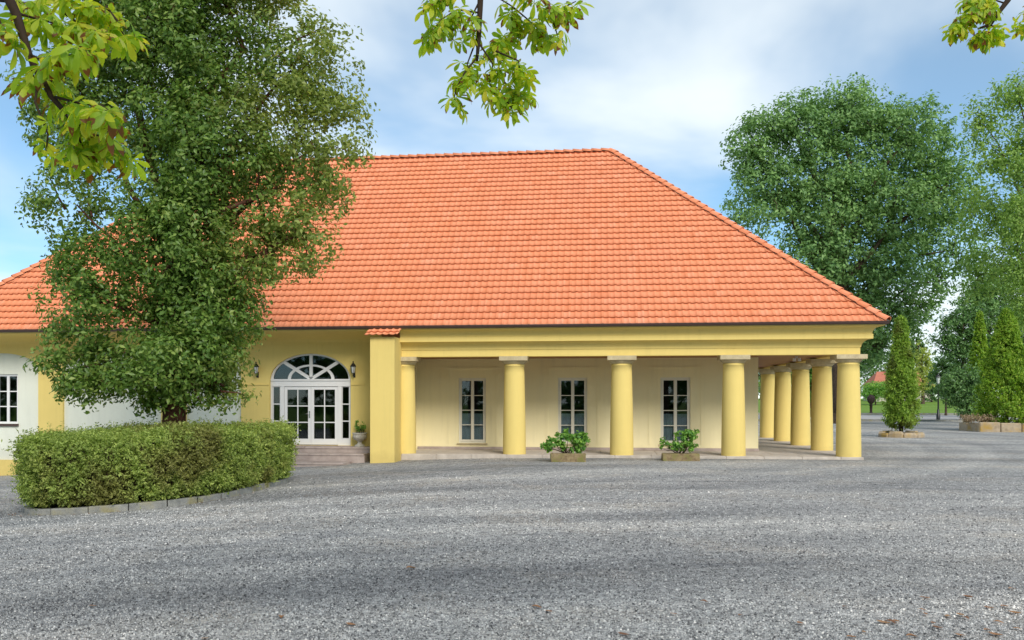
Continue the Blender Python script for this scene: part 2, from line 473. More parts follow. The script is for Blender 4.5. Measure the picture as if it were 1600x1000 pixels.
M['leaf_hedge'] = leafmat('leaf_hedge', [(0.15, (0.157, 0.210, 0.043)), (0.5, (0.314, 0.406, 0.097)), (0.8, (0.519, 0.595, 0.156)), (1.0, (0.565, 0.595, 0.234))], 0.3, 1.2, tint=((0.22, 0.15, 0.06), 0.5))
M['leaf_dark'] = leafmat('leaf_dark', [(0.15, (0.053, 0.120, 0.039)), (0.5, (0.113, 0.224, 0.063)), (0.9, (0.209, 0.359, 0.105))], 0.2, 0.7, 0.42, 0.4)
M['leaf_shrub'] = leafmat('leaf_shrub', [(0.15, (0.078, 0.208, 0.046)), (0.5, (0.182, 0.364, 0.065)), (0.9, (0.390, 0.585, 0.104))], 0.3, 3.0)
M['leaf_pink'] = leafmat('leaf_pink', [(0.15, (0.195, 0.130, 0.065)), (0.5, (0.364, 0.273, 0.169)), (0.9, (0.520, 0.390, 0.286))], 0.2, 2.0)

# chestnut leaf: green-yellow, browning towards the tips (real leaf blotch)
m = Mat('chestnut_leaf')
at = m.node('ShaderNodeAttribute', attribute_name='along')
g_ = m.node('ShaderNodeNewGeometry'); oi_ = m.node('ShaderNodeObjectInfo')
rr = m.math('FRACT', m.math('ADD', g_.outputs['Random Per Island'], oi_.outputs['Random']))
c = m.ramp(rr, [(0.0, (0.19, 0.35, 0.024)), (0.45, (0.38, 0.54, 0.033)), (0.8, (0.56, 0.62, 0.045)), (1.0, (0.70, 0.62, 0.06))])
f = m.math('ADD', at.outputs['Fac'], m.math('MULTIPLY', m.math('SUBTRACT', m.noise(g_.outputs['Position'], 14, 3), 0.5), 1.3))
f = m.math('ADD', f, m.math('MULTIPLY', m.math('SUBTRACT', oi_.outputs['Random'], 0.5), 0.5))
c = m.mix(m.ramp(f, [(0.95, (0, 0, 0)), (1.15, (1, 1, 1))]), c, (0.22, 0.085, 0.02))
m.put(m.b.inputs['Base Color'], c); m.b.inputs['Roughness'].default_value = 0.45
t = m.node('ShaderNodeBsdfTranslucent'); m.put(t.inputs['Color'], m.mix(1.0, c, (1.5, 1.5, 0.8), 'MULTIPLY'))
mx = m.node('ShaderNodeMixShader'); mx.inputs[0].default_value = 0.55
m.l.new(m.b.outputs[0], mx.inputs[1]); m.l.new(t.outputs[0], mx.inputs[2])
m.l.new(mx.outputs[0], m.n['Material Output'].inputs[0])
M['chestnut'] = m.m
M['fallen'] = leafmat('fallen_leaf', [(0.1, (0.16, 0.06, 0.02)), (0.5, (0.34, 0.15, 0.06)), (0.9, (0.46, 0.26, 0.12))], 0.1, 3.0)

# ------------------------------------------------------------------ ground, road, lawn
gx = np.unique(np.concatenate([np.arange(-60, 62, 1.5), np.array([-600, -350, -200, -120, -80, 80, 110, 150, 220, 350, 600])]))
gy = np.unique(np.concatenate([np.arange(-30, 130, 2.0), np.array([-400, -200, -100, -60, 82, 90, 140, 155, 170, 182, 200, 260, 400, 900])]))
def sheet(name, x0, x1, y0, y1, dz, mat, bumpy=0.0):
    xs = gx[(gx >= x0) & (gx <= x1)]; ys = gy[(gy >= y0) & (gy <= y1)]
    X, Y = np.meshgrid(xs, ys)
    Z = zg(X, Y) + dz
    v = np.stack([X.ravel(), Y.ravel(), Z.ravel()], 1)
    nx = len(xs)
    i, j = np.meshgrid(np.arange(nx - 1), np.arange(len(ys) - 1))
    a = (j * nx + i).ravel()
    o = put_np(name, v, np.stack([a, a + 1, a + nx + 1, a + nx], 1), mat, None, True, (0, 0, 0))
    return tag(o, kind='structure')
sheet('lawn', -600, 600, -400, 900, -0.02, M['lawn'])
sheet('gravel_yard', -60, 60.5, -30, 82, 0.0, M['gravel'])
sheet('road', -60, 110, 90, 112, 0.0, M['road'])
def kerbline(name, x0, x1, y, w, h):
    k = tag(Geo().box(x0, x1, y, y + w, -0.3, h - 0.02).obj(name, M['kerb']), kind='structure')
    L = 1.5
    n = int((x1 - x0) / L)
    me = Geo().box(0, L - 0.03, -0.01, w + 0.01, 0, h + 0.01, 0.015).obj('kerb_stone', M['kerb'], k, (0, 0, 0))
    me.location = (x0, y, 0.0)
    for i in range(1, n):
        o = bpy.data.objects.new('kerb_stone', me.data); link(o, k, (x0 + i * L, y, 0.0))
kerbline('kerb', 12, 60, 82.0, 0.25, 0.14)
kerbline('kerb', 12, 72, 112.2, 0.3, 0.22)

# gravel that can be seen as stones: near the camera, real geometry
def gravel_stones():
    d = 6.6 * (26.0 / 6.6) ** RNG.random(210000)
    d = d[RNG.random(len(d)) < np.clip((26.0 - d) / 14.0, 0, 1) ** .8]
    n = len(d)
    u = RNG.uniform(-120, 1720, n)
    a = (u - CX) / F_PX
    x = d * (-SP + a * CP); y = d * (CP + a * SP)
    s = RNG.gamma(5.0, 0.00135, n).clip(0.003, 0.017) * (.85 + d / 45)
    k = 4
    ang = RNG.random((n, 1)) * 6.28 + np.arange(k) * (2 * np.pi / k) + RNG.uniform(-.3, .3, (n, k))
    rad = s[:, None] * RNG.uniform(0.75, 1.2, (n, k))
    base = np.stack([x[:, None] + rad * np.cos(ang), y[:, None] + rad * np.sin(ang), np.zeros((n, k))], 2)
    top = np.stack([x[:, None] + 0.6 * rad * np.cos(ang + .2), y[:, None] + 0.6 * rad * np.sin(ang + .2), (s[:, None] * RNG.uniform(0.45, 1.0, (n, k)))], 2)
    base[:, :, 2] = zg(x, y)[:, None] - 0.002; top[:, :, 2] += zg(x, y)[:, None]
    v = np.concatenate([base, top], 1).reshape(-1, 3)
    b = (np.arange(n) * 2 * k)[:, None]
    fs = []
    for i in range(k):
        j = (i + 1) % k
        fs.append(np.concatenate([b + i, b + j, b + k + j], 1)); fs.append(np.concatenate([b + i, b + k + j, b + k + i], 1))
    for i in range(1, k - 1):
        fs.append(np.concatenate([b + k, b + k + i, b + k + i + 1], 1))
    o = put_np('gravel', v, np.concatenate(fs), M['pebble'], None, False, (0, 0, 0))
    tag(o, 'loose grey gravel stones covering the yard in the foreground', 'gravel', kind='stuff')
gravel_stones()

# ------------------------------------------------------------------ building
YC, XC = 31.2, 7.64            # axes of the front and right colonnades
YB = 45.8                      # back colonnade axis
WL = 31.7                      # left facade plane
XL = -23.2                     # left end of the front wall
XE = -23.45                    # left eave corner
BLD = thing('manor_building', 'long single storey yellow building with red tiled hip roof and columned porch', 'building', (-10, 38, 0))

# --- portico entablature and left cornice, swept profiles
def sweep(prof, ends, name, mat):
    """prof: (offset outward, z); ends: path points as function of offset"""
    G = Geo(); rows = [[e(o) + (z,) for (o, z) in prof] for e in ends]
    v = [q for r in rows for q in r]; n = len(prof); f = []
    for i in range(len(rows) - 1):
        for k in range(n - 1):
            f.append((i * n + k, (i + 1) * n + k, (i + 1) * n + k + 1, i * n + k + 1))
    G.add(v, f)
    return G
ring = [lambda o: (-6.5, YC - o), lambda o: (XC + o, YC - o), lambda o: (XC + o, YB + o), lambda o: (-6.5, YB + o)]
cove = lambda o0, z0, o1, z1, n=6: [(o0 + (o1 - o0) * (1 - math.cos(t * math.pi / 2 / n)), z0 + (z1 - z0) * math.sin(t * math.pi / 2 / n)) for t in range(n + 1)]
sweep([(-0.28, 3.6), (-0.28, 3.25), (0.28, 3.25), (0.28, 3.47)], ring, 'a', None).obj('architrave', M['yellow'], BLD)
sweep([(0.279, 3.47)] + cove(0.30, 3.47, 0.56, 3.715) + [(0.585, 3.72), (0.585, 3.865), (0.56, 3.87)] + cove(0.56, 3.87, 0.82, 4.10) + [(0.86, 4.10), (0.86, 4.16)], ring, 'c', None).obj('cornice', M['yellow'], BLD)
lp = [lambda o: (XL - 0.0, WL - o), lambda o: (-7.28, WL - o)]
sweep([(-0.01, 3.72), (0.04, 3.72), (0.04, 3.80)] + cove(0.04, 3.80, 0.95, 4.06) + [(1.30, 4.08), (1.36, 4.10), (1.36, 4.17)], lp, 'l', None).obj('cornice', M['yellow'], BLD)

# --- gutters
EY, EX = YC - 0.90, XC + 0.90        # eave line
EZ = 4.20
def gutter(p0, p1, out):
    G = Geo(); n = 8; v = []; f = []
    for p in (p0, p1):
        for k in range(n + 1):
            a = math.pi * k / n
            v.append((p[0] + out[0] * (0.065 - 0.065 * math.cos(a)), p[1] + out[1] * (0.065 - 0.065 * math.cos(a)), 4.215 - 0.085 * math.sin(a)))
    for k in range(n): f.append((k, k + 1, n + 2 + k, n + 1 + k))
    G.add(v, f, True)
    q0 = (p0[0] + out[0] * .13, p0[1] + out[1] * .13, 4.215); q1 = (p1[0] + out[0] * .13, p1[1] + out[1] * .13, 4.215)
    G.tube([q0, q1], 0.011, 6)
    return G.obj('gutter', M['gutter'], BLD)
gutter((XE - .05, EY + 0.05), (EX + 0.05, EY + 0.05), (0, -1))
gutter((EX - 0.05, EY), (EX - 0.05, YB + .9), (1, 0))

# --- columns
def column(x, y, z0=0.08):
    G = Geo()
    prof = [(0.375, 0.0)]
    H = 3.0 - z0
    for k in range(1, 11):
        t = k / 10
        prof.append((0.375 - 0.055 * t ** 1.5, H * t - (0.07 if k == 10 else 0)))
    prof += [(0.336, H - 0.06), (0.336, H - 0.035), (0.318, H - 0.03), (0.318, H)]
    G.lathe((x, y, z0), prof, 40)
    s = G.obj('column', M['yellow'], BLD, (x, y, z0))
    c = Geo()
    c.lathe((x, y, 3.0), [(0.325, 0.0), (0.345, 0.015), (0.39, 0.06), (0.43, 0.11)], 40)
    c.box(x - 0.455, x + 0.455, y - 0.455, y + 0.455, 3.112, 3.248, 0.0)
    c.obj('capital', M['capital'], s)
cols = [(x, YC) for x in (-6.46, -2.82, 0.64, 4.14, XC)] + [(XC, YC + (YB - YC) * k / 4) for k in range(1, 5)]
for q in cols: column(*q)

# --- portico walls with french windows
PY, PX = 33.9, 5.33
wins = [(-5.06, -4.08), (-1.52, -0.50), (2.03, 3.05)]
WZ0, WZ1 = 0.30, 2.62
def wall_with_holes(G, x0, x1, z0, z1, y, holes, depth):
    xs = [x0] + [v for h in holes for v in h[:2]] + [x1]
    for i in range(len(xs) - 1):
        a, b = xs[i], xs[i + 1]
        if i % 2 == 0:
            G.add([(a, y, z0), (b, y, z0), (b, y, z1), (a, y, z1)], [(0, 1, 2, 3)])
        else:
            h = holes[i // 2]
            G.add([(a, y, z0), (b, y, z0), (b, y, h[2]), (a, y, h[2])], [(0, 1, 2, 3)])
            G.add([(a, y, h[3]), (b, y, h[3]), (b, y, z1), (a, y, z1)], [(0, 1, 2, 3)])
            for (p, q, r, s_) in ((a, h[2], a, h[3]), (b, h[3], b, h[2]), (b, h[2], a, h[2]), (a, h[3], b, h[3])):
                G.add([(p, y, q), (r, y, s_), (r, y + depth, s_), (p, y + depth, q)], [(0, 1, 2, 3)])
G = Geo()
wall_with_holes(G, -6.6, PX, 0.0, 3.6, PY, [(a, b, WZ0, WZ1) for a, b in wins], 0.3)
G.add([(PX, PY, 0), (PX, YB - 0.4, 0), (PX, YB - 0.4, 3.6), (PX, PY, 3.6)], [(0, 1, 2, 3)])
G.add([(-6.6, 31.5, 0), (-6.6, PY, 0), (-6.6, PY, 3.6), (-6.6, 31.5, 3.6)], [(0, 1, 2, 3)])
G.obj('porch_wall', M['cream'], BLD)
# raised surrounds and the skirting
for a, b in wins:
    G = Geo()
    for (x0, x1, z0, z1) in ((a - .42, a - .34, .30, 3.0), (b + .34, b + .42, .30, 3.0), (a - .34, b + .34, 2.92, 3.0)):
        G.box(x0, x1, PY - 0.018, PY + 0.01, z0, z1)
    G.obj('wall_surround', M['cream'], BLD)
G = Geo().box(-6.55, PX + 0.02, PY - 0.025, PY + 0.01, 0.08, 0.17)
G.box(PX - 0.01, PX + 0.025, PY, YB - .4, 0.08, 0.17)
G.obj('skirting', M['step'], BLD)

def casement(x0, x1, z0, z1, y, mat, rows, parent, mull=0.045):
    """one glazed leaf or light: frame mesh is the part, panes are its sub-parts"""
    fw = mull
    G = Geo()
    for (a, b, c, d) in ((x0, x0 + fw, z0, z1), (x1 - fw, x1, z0, z1), (x0 + fw, x1 - fw, z0, z0 + fw), (x0 + fw, x1 - fw, z1 - fw, z1)):
        G.box(a, b, y, y + 0.06, c, d)
    return G

for a, b in wins:
    y = PY + 0.10
    G = Geo()
    for (x0, x1, z0, z1) in ((a, a + .05, WZ0, WZ1), (b - .05, b, WZ0, WZ1), (a + .05, b - .05, WZ0, WZ0 + .05), (a + .05, b - .05, WZ1 - .05, WZ1)):
        G.box(x0, x1, y - 0.03, y + 0.05, z0, z1)
    w = G.obj('french_window', M['cream_paint'], BLD)
    mid = (a + b) / 2
    g2 = Geo()
    for (l, r) in ((a + .05, mid), (mid, b - .05)):
        for (x0, x1, z0, z1) in ((l + .002, l + .055, WZ0 + .05, WZ1 - .05), (r - .055, r - .002, WZ0 + .05, WZ1 - .05), (l + .055, r - .055, WZ0 + .05, WZ0 + .12), (l + .055, r - .055, WZ1 - .105, WZ1 - .05)):
            g2.box(x0, x1, y - 0.045, y + 0.015, z0, z1)
        H = WZ1 - WZ0 - .225
        for k in range(4):
            zb = WZ0 + .12 + H * k / 4; zt = WZ0 + .12 + H * (k + 1) / 4
            if k: g2.box(l + .055, r - .055, y - 0.035, y + 0.012, zb - .013, zb + .013)
            Geo().box(l + .05, r - .05, y - 0.006, y + 0.002, zb + (.013 if k else -.004), zt - (.013 if k < 3 else -.004)).obj('pane', M['glass'], w)
    g2.box(mid - .028, mid + .028, y - 0.06, y - 0.046, WZ0 + .06, WZ1 - .06)
    g2.obj('casement_frame', M['cream_paint'], w)
    Geo().box(a - .06, b + .06, PY - 0.05, PY + 0.09, WZ0 - .05, WZ0 - .003).obj('sill', M['capital'], w)
    # curtain in the lower half and the dark room behind
    G = Geo(); n = 24; v = []
    for i in range(n + 1):
        x = a + (b - a) * i / n; yy = y + .09 + .02 * math.sin(i * 1.9)
        v += [(x, yy, WZ0 + .02), (x, yy, WZ0 + 1.05)]
    G.add(v, [(2 * i, 2 * i + 2, 2 * i + 3, 2 * i + 1) for i in range(n)], True)
    G.obj('curtain', M['curtain'], w)

# --- left facade with the arched entrance and two blind arches
def arch_pts(x0, x1, zs, rise, n=24):
    cx, rx = (x0 + x1) / 2, (x1 - x0) / 2
    return [(cx - rx * math.cos(math.pi * i / n), zs + rise * math.sin(math.pi * i / n)) for i in range(n + 1)]
DX0, DX1, DZ0, DZS, DRISE = -11.28, -8.43, 0.29, 2.50, 0.92
arches = [(-22.65, -19.78, -0.30, 2.90, 0.60), (-18.85, -15.2, -0.30, 2.90, 0.60), (-14.30, -12.30, -0.30, 2.90, 0.60), (DX0, DX1, DZ0, DZS, DRISE)]
G = Geo(); zt = 3.80; x = XL
for (a0, a1, zb, zs, rise) in arches:
    G.add([(x, WL, -1.6), (a0, WL, -1.6), (a0, WL, zt), (x, WL, zt)], [(0, 1, 2, 3)])
    G.add([(a0, WL, -1.6), (a1, WL, -1.6), (a1, WL, zb), (a0, WL, zb)], [(0, 1, 2, 3)])
    pts = arch_pts(a0, a1, zs, rise)
    for i in range(len(pts) - 1):
        (xa, za), (xb, z2) = pts[i], pts[i + 1]
        G.add([(xa, WL, za), (xb, WL, z2), (xb, WL, zt), (xa, WL, zt)], [(0, 1, 2, 3)])
    dep = 0.28 if a0 == DX0 else 0.10
    out = [(a0, zb)] + pts + [(a1, zb)]
    for i in range(len(out) - 1):
        (xa, za), (xb, z2) = out[i], out[i + 1]
        G.add([(xa, WL, za), (xb, WL, z2), (xb, WL + dep, z2), (xa, WL + dep, za)], [(0, 1, 2, 3)], i not in (0, len(out) - 2))
    G.add([(a0, WL, zb), (a1, WL, zb), (a1, WL + dep, zb), (a0, WL + dep, zb)], [(0, 1, 2, 3)])
    x = a1
G.add([(x, WL, -1.6), (-7.2, WL, -1.6), (-7.2, WL, zt), (x, WL, zt)], [(0, 1, 2, 3)])
G.add([(XL, WL, -1.6), (XL, YB - .4, -1.6), (XL, YB - .4, 4.1), (XL, WL, 4.1)], [(3, 2, 1, 0)])
G.add([(XL, YB - .4, -1.6), (PX, YB - .4, -1.6), (PX, YB - .4, 4.1), (XL, YB - .4, 4.1)], [(3, 2, 1, 0)])
G.obj('front_wall', M['yellow'], BLD)
WX0, WX1, WZa, WZb = -21.44, -20.62, 0.99, 2.75
G = Geo()
for (a0, a1, zb, zs, rise) in arches[:3]:
    hs = [(WX0, WX1, WZa, WZb)] if a0 < -20 else []
    wall_with_holes(G, a0 - .02, a1 + .02, zb - .02, zs + rise + .02, WL + 0.10, hs, 0.14)
G.obj('arch_infill', M['white_wall'], BLD)
# plinth and impost bands
G = Geo().box(XL, DX0 - 1.9, WL - 0.04, WL + .01, -1.6, -0.30)
G.obj('plinth', M['yellow'], BLD)
for (xa, xb) in ((-12.32, DX0 - .02), (DX1 + .02, -7.95)):
    Geo().box(xa, xb, WL - 0.025, WL + .01, 2.34, 2.375).obj('impost_band', M['yellow'], BLD)
# window in the blind arch
def cross_window(x0, x1, z0, z1, y, rows, ncol):
    G = Geo()
    for (a, b, c, d) in ((x0, x0 + .07, z0, z1), (x1 - .07, x1, z0, z1), (x0 + .07, x1 - .07, z0, z0 + .07), (x0 + .07, x1 - .07, z1 - .07, z1)):
        G.box(a, b, y - .03, y + .05, c, d)
    w = G.obj('window', M['white'], BLD)
    g2 = Geo(); W = x1 - x0 - .14; H = z1 - z0 - .14
    for i in range(1, ncol):
        hw = .05 if i == ncol // 2 else .018
        g2.box(x0 + .07 + W * i / ncol - hw, x0 + .07 + W * i / ncol + hw, y - .025, y + .03, z0 + .07, z1 - .07)
    for k in range(1, rows): g2.box(x0 + .07, x1 - .07, y - .018, y + .024, z0 + .07 + H * k / rows - .018, z0 + .07 + H * k / rows + .018)
    g2.obj('glazing_bar', M['white'], w)
    for i in range(ncol):
        for k in range(rows):
            Geo().box(x0 + .07 + W * i / ncol + .004, x0 + .07 + W * (i + 1) / ncol - .004, y, y + .006, z0 + .07 + H * k / rows + .004, z0 + .07 + H * (k + 1) / rows - .004).obj('pane', M['glass'], w)
    Geo().box(x0 - .04, x1 + .04, y - .16, y + .04, z0 - .09, z0 - .004).obj('sill', M['gutter'], w)
cross_window(WX0, WX1, WZa, WZb, WL + 0.19, 3, 2)

# --- arched entrance: side lights, two door leaves, fanlight
DY = WL + 0.16
TZ0, TZ1 = 2.30, 2.55            # transom
G = Geo()
G.box(DX0, DX0 + .07, DY - .05, DY + .08, DZ0, TZ0)
G.box(DX1 - .07, DX1, DY - .05, DY + .08, DZ0, TZ0)
G.box(DX0, DX1, DY - .06, DY + .09, TZ0, TZ1 - .06)
G.box(DX0 + .01, DX1 - .01, DY - .09, DY + .05, TZ1 - .06, TZ1)
cxm = (DX0 + DX1) / 2
lx0, lx1 = cxm - .94, cxm + .94    # outer edges of the two leaves
G.box(lx0 - .14, lx0 - .01, DY - .05, DY + .08, DZ0, TZ0)
G.box(lx1 + .01, lx1 + .14, DY - .05, DY + .08, DZ0, TZ0)
G.box(DX0 + .07, lx0 - .14, DY - .04, DY + .07, DZ0, DZ0 + .22)
G.box(lx1 + .14, DX1 - .07, DY - .04, DY + .07, DZ0, DZ0 + .22)
G.obj('door_frame', M['white'], BLD)
def glazed(name, x0, x1, z0, z1, fr, frb, rows, ncol, bar, parent, label=None):
    G = Geo(); y = DY
    for (a, b, c, d) in ((x0, x0 + fr, z0, z1), (x1 - fr, x1, z0, z1), (x0 + fr, x1 - fr, z0, z0 + frb), (x0 + fr, x1 - fr, z1 - fr, z1)):
        G.box(a, b, y - .03, y + .03, c, d)
    W, H = x1 - x0 - 2 * fr, z1 - z0 - fr - frb
    xa, za = x0 + fr, z0 + frb
    for i in range(1, ncol): G.box(xa + W * i / ncol - bar, xa + W * i / ncol + bar, y - .02, y + .02, za, za + H)
    for k in range(1, rows): G.box(xa, xa + W, y - .017, y + .017, za + H * k / rows - bar, za + H * k / rows + bar)
    o = G.obj(name, M['white'], parent)
    for i in range(ncol):
        for k in range(rows):
            Geo().box(xa + W * i / ncol + .003, xa + W * (i + 1) / ncol - .003, y - .003, y + .003, za + H * k / rows + .003, za + H * (k + 1) / rows - .003).obj('pane', M['glass'], o)
    return o
dl = glazed('door_leaf', lx0, cxm - .004, DZ0 + .02, TZ0 - .01, .10, .20, 3, 2, .018, BLD)
dr = glazed('door_leaf', cxm + .004, lx1, DZ0 + .02, TZ0 - .01, .10, .20, 3, 2, .018, BLD)
glazed('side_light', DX0 + .075, lx0 - .145, DZ0 + .225, TZ0 - .005, .02, .02, 3, 1, .018, BLD)
glazed('side_light', lx1 + .145, DX1 - .075, DZ0 + .225, TZ0 - .005, .02, .02, 3, 1, .018, BLD)
G = Geo().box(cxm - .075, cxm - .035, DY - .045, DY - .03, 1.22, 1.46)
G.tube([(cxm - .055, DY - .045, 1.36), (cxm - .055, DY - .09, 1.36), (cxm - .17, DY - .09, 1.36)], .011, 8)
G.obj('handle', M['steel'], dl)
# fanlight
FR = (DX1 - DX0) / 2
def ell(t, k): return (cxm - FR * k * math.cos(t), TZ1 + (DZS + DRISE - TZ1) * k * math.sin(t))
def band(k0, k1, y0, y1, n=32, t0=0.0, t1=math.pi):
    G = Geo(); v = []; f = []
    for i in range(n + 1):
        t = t0 + (t1 - t0) * i / n
        (xa, za), (xb, zb) = ell(t, k0), ell(t, k1)
        v += [(xa, y0, za), (xb, y0, zb), (xb, y1, zb), (xa, y1, za)]
    for i in range(n):
        b = 4 * i
        for q in range(4): f.append((b + q, b + 4 + q, b + 4 + (q + 1) % 4, b + (q + 1) % 4))
    return G.add(v, f)
G = band(0.93, 0.998, DY - .05, DY + .06)
g2 = band(0.50, 0.575, DY - .035, DY + .035); G.add(g2.v, g2.f)
for ang in (45, 90, 135):
    t = math.radians(ang)
    (xa, za), (xb, zb) = ell(t, 0.03), ell(t, 0.95)
    dx, dz = xb - xa, zb - za; L = math.hypot(dx, dz); nx, nz = -dz / L * .055, dx / L * .055
    v = [(px, yy, pz) for yy in (DY - .041, DY + .041) for (px, pz) in ((xa - nx, za - nz), (xa + nx, za + nz), (xb + nx, zb + nz), (xb - nx, zb - nz))]
    G.add(v, [(0, 1, 2, 3), (7, 6, 5, 4), (0, 4, 5, 1), (1, 5, 6, 2), (2, 6, 7, 3), (3, 7, 4, 0)])
fan = G.obj('fanlight', M['white'], BLD)
for (t0, t1) in ((0, 45), (45, 90), (90, 135), (135, 180)):
    for (k0, k1) in ((0.02, 0.51), (0.565, 0.94)):
        band(k0, k1, DY - .003, DY + .003, 10, math.radians(t0 + .5), math.radians(t1 - .5)).obj('pane', M['glass'], fan)

# --- dark rooms behind the glass, so that panes look into depth
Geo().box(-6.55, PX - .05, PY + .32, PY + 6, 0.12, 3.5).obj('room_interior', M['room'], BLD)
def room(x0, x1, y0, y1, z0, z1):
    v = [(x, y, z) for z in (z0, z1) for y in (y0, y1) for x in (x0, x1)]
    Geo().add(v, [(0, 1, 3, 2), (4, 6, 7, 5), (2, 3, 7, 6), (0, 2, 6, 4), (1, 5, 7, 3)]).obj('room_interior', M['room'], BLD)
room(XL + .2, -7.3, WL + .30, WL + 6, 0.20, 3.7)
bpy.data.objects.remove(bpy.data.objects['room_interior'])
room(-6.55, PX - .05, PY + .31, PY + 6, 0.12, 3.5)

# --- porch ceiling boards
cl = Geo().box(-6.5, XC, YC - .2, YB + .2, 3.42, 3.46).obj('porch_ceiling', M['wood'], BLD)
bw = 0.19
b0 = Geo().box(0, bw - .012, 0, YB - YC, 0, 0.05, 0.0).obj('ceiling_board', M['wood'], cl, (0, 0, 0))
b0.location = (PX + .02, YC, 3.30)
for i in range(1, 12):
    link(bpy.data.objects.new('ceiling_board', b0.data), cl, (PX + .02 + i * bw, YC, 3.30))
b1 = Geo().box(-6.5, PX + .008, 0, bw - .012, 0, 0.05).obj('ceiling_board', M['wood'], cl, (0, 0, 0))
b1.location = (0, YC + .05, 3.30)
for i in range(1, 14):
    link(bpy.data.objects.new('ceiling_board', b1.data), cl, (0, YC + .05 + i * bw, 3.30))

# --- pier between entrance and porch, with its small tiled cap
pier = Geo().box(-7.29, -6.50, 29.8, 31.95, -0.6, 3.84).obj('pier', M['yellow'], BLD)

# --- roof
def tile_mesh(w=0.21, L=0.41, th=0.024):
    """clay tile with a pan and a roll; local x across, y up the slope, z out"""
    xs = np.array([0.0, 0.055, 0.095, 0.118, 0.145, 0.172, 0.195, 0.216])
    zs = np.array([0.005, 0.0, 0.0, 0.008, 0.024, 0.029, 0.018, 0.004])
    n = len(xs)
    v = [(x, 0, z + 0.054) for x, z in zip(xs, zs)] + [(x, L, z + 0.002) for x, z in zip(xs, zs)] + [(x, 0.012, z + 0.054 - th) for x, z in zip(xs, zs)]
    f = []
    for i in range(n - 1):
        f.append((i, i + 1, n + i + 1, n + i)); f.append((2 * n + i, 2 * n + i + 1, i + 1, i))
    return np.array(v), np.array(f)
TV, TF = tile_mesh()
RW, RG = 0.21, 0.345
def tile_me(name='roof_tile'):
    me = mesh_np(name, TV, TF, M['tile'], False)
    sm = np.zeros(len(TF), bool); sm[0::2] = True
    me.polygons.foreach_set('use_smooth', sm)
    return me
PITCH = math.atan2(11.70 - EZ, 8.2)
run = (YB + .9 - EY) / 2
RZ = EZ + run * math.tan(PITCH)
XR0, XR1 = XE + run, EX - run       # ridge ends
G = Geo()
E0, E1, E2, E3 = (XE, EY, EZ), (EX, EY, EZ), (EX, YB + .9, EZ), (XE, YB + .9, EZ)
R0, R1 = (XR0, (EY + YB + .9) / 2, RZ), (XR1, (EY + YB + .9) / 2, RZ)
G.add([E0, E1, E2, E3, R0, R1], [(0, 1, 5, 4), (1, 2, 5), (2, 3, 4, 5), (3, 0, 4)])
roof = G.obj('roof', M['tile'], BLD, (0, 0, 0))
# soffit board closing the eave from below
G = Geo()
i_ = 0.55
G.add([(XE, EY, 4.165), (EX, EY, 4.165), (EX, YB + .9, 4.165), (XE, YB + .9, 4.165), (XL, EY + i_, 4.165), (EX - i_, EY + i_, 4.165), (EX - i_, YB + .9 - i_, 4.165), (XL, YB + .9 - i_, 4.165)],
      [(0, 1, 5, 4), (1, 2, 6, 5), (2, 3, 7, 6), (3, 0, 4, 7)])
G.obj('eave_board', M['yellow'], BLD)
slope = run / math.cos(PITCH)
nrow = int(slope / RG)
def slope_frame(origin, ax):
    """returns function local (x along eave, s up the slope, n normal) -> world"""
    ax = np.array(ax, float); up = np.array([-ax[1], ax[0], 0.0])
    sdir = up * math.cos(PITCH) + np.array([0, 0, math.sin(PITCH)])
    nrm = np.cross(ax, sdir)
    o = np.array(origin, float)
    return lambda a: o + a[..., 0:1] * ax + a[..., 1:2] * sdir + a[..., 2:3] * nrm, ax, sdir, nrm
SINGLE = []
def tile_slope(origin, ax, length, single=None, name='roof_tile_field'):
    fn, ax_, sd, nr = slope_frame(origin, ax)
    cnt = int(length / RW) + 1
    vs_, fs_ = [], []
    k = 0
    for r in range(nrow + 1):
        s0 = r * RG - 0.04
        inset0 = max(0, s0) * math.cos(PITCH)
        ia = int(max(0, (inset0 - 0.15) / RW)); ib = int(min(cnt, (length - inset0) / RW + 1))
        i = np.arange(ia, ib)
        if single: 
            keep = []
            for q in i:
                if single(r, q * RW) and q * RW + RW < length - inset0 - RG: SINGLE.append((r, q))
                else: keep.append(q)
            i = np.array(keep, int)
        if len(i) == 0: continue
        jit = RNG.normal(0, 1, (len(i), 3)) * np.array([0.002, 0.004, 0.0015])
        a = TV[None] + np.stack([i * RW, np.full(len(i), s0), np.zeros(len(i))], 1)[:, None] + jit[:, None]
        tw = RNG.normal(0, 0.006, len(i))
        a[:, :, 1] += (TV[None, :, 0] - 0.1) * tw[:, None]
        ins = np.clip(a[..., 1], 0, None) * math.cos(PITCH)
        a[..., 0] = np.clip(a[..., 0], ins + 0.03, length - ins - 0.03)
        a[..., 1] = np.minimum(a[..., 1], slope - 0.02)
        w = fn(a).reshape(-1, 3)
        vs_.append(w)
        fs_.append((TF[None] + (np.arange(len(i)) * len(TV))[:, None, None]).reshape(-1, 4) + k)
        k += len(w)
    v = np.concatenate(vs_); f = np.concatenate(fs_)
    o = put_np(name, v, f, M['tile'], roof, False, (0, 0, 0))
    sm = np.tile(np.array([True, False]), len(f) // 2)
    o.data.polygons.foreach_set('use_smooth', sm)
    tag(o, kind='stuff')
    return ax_, sd, nr, np.array(origin, float)
LEN = EX - XE
sx = 27.3 - 6.0
fr_ = tile_slope(E0, (1, 0, 0), LEN, lambda r, x: r < 3 and x > LEN - 21.0)
tile_slope(E1, (0, 1, 0), YB + .9 - EY)
tile_slope(E3, (0, -1, 0), YB + .9 - EY)
tile_slope(E2, (-1, 0, 0), LEN)
tm = [tile_me() for _ in range(1)][0]
ax_, sd, nr, oo = fr_
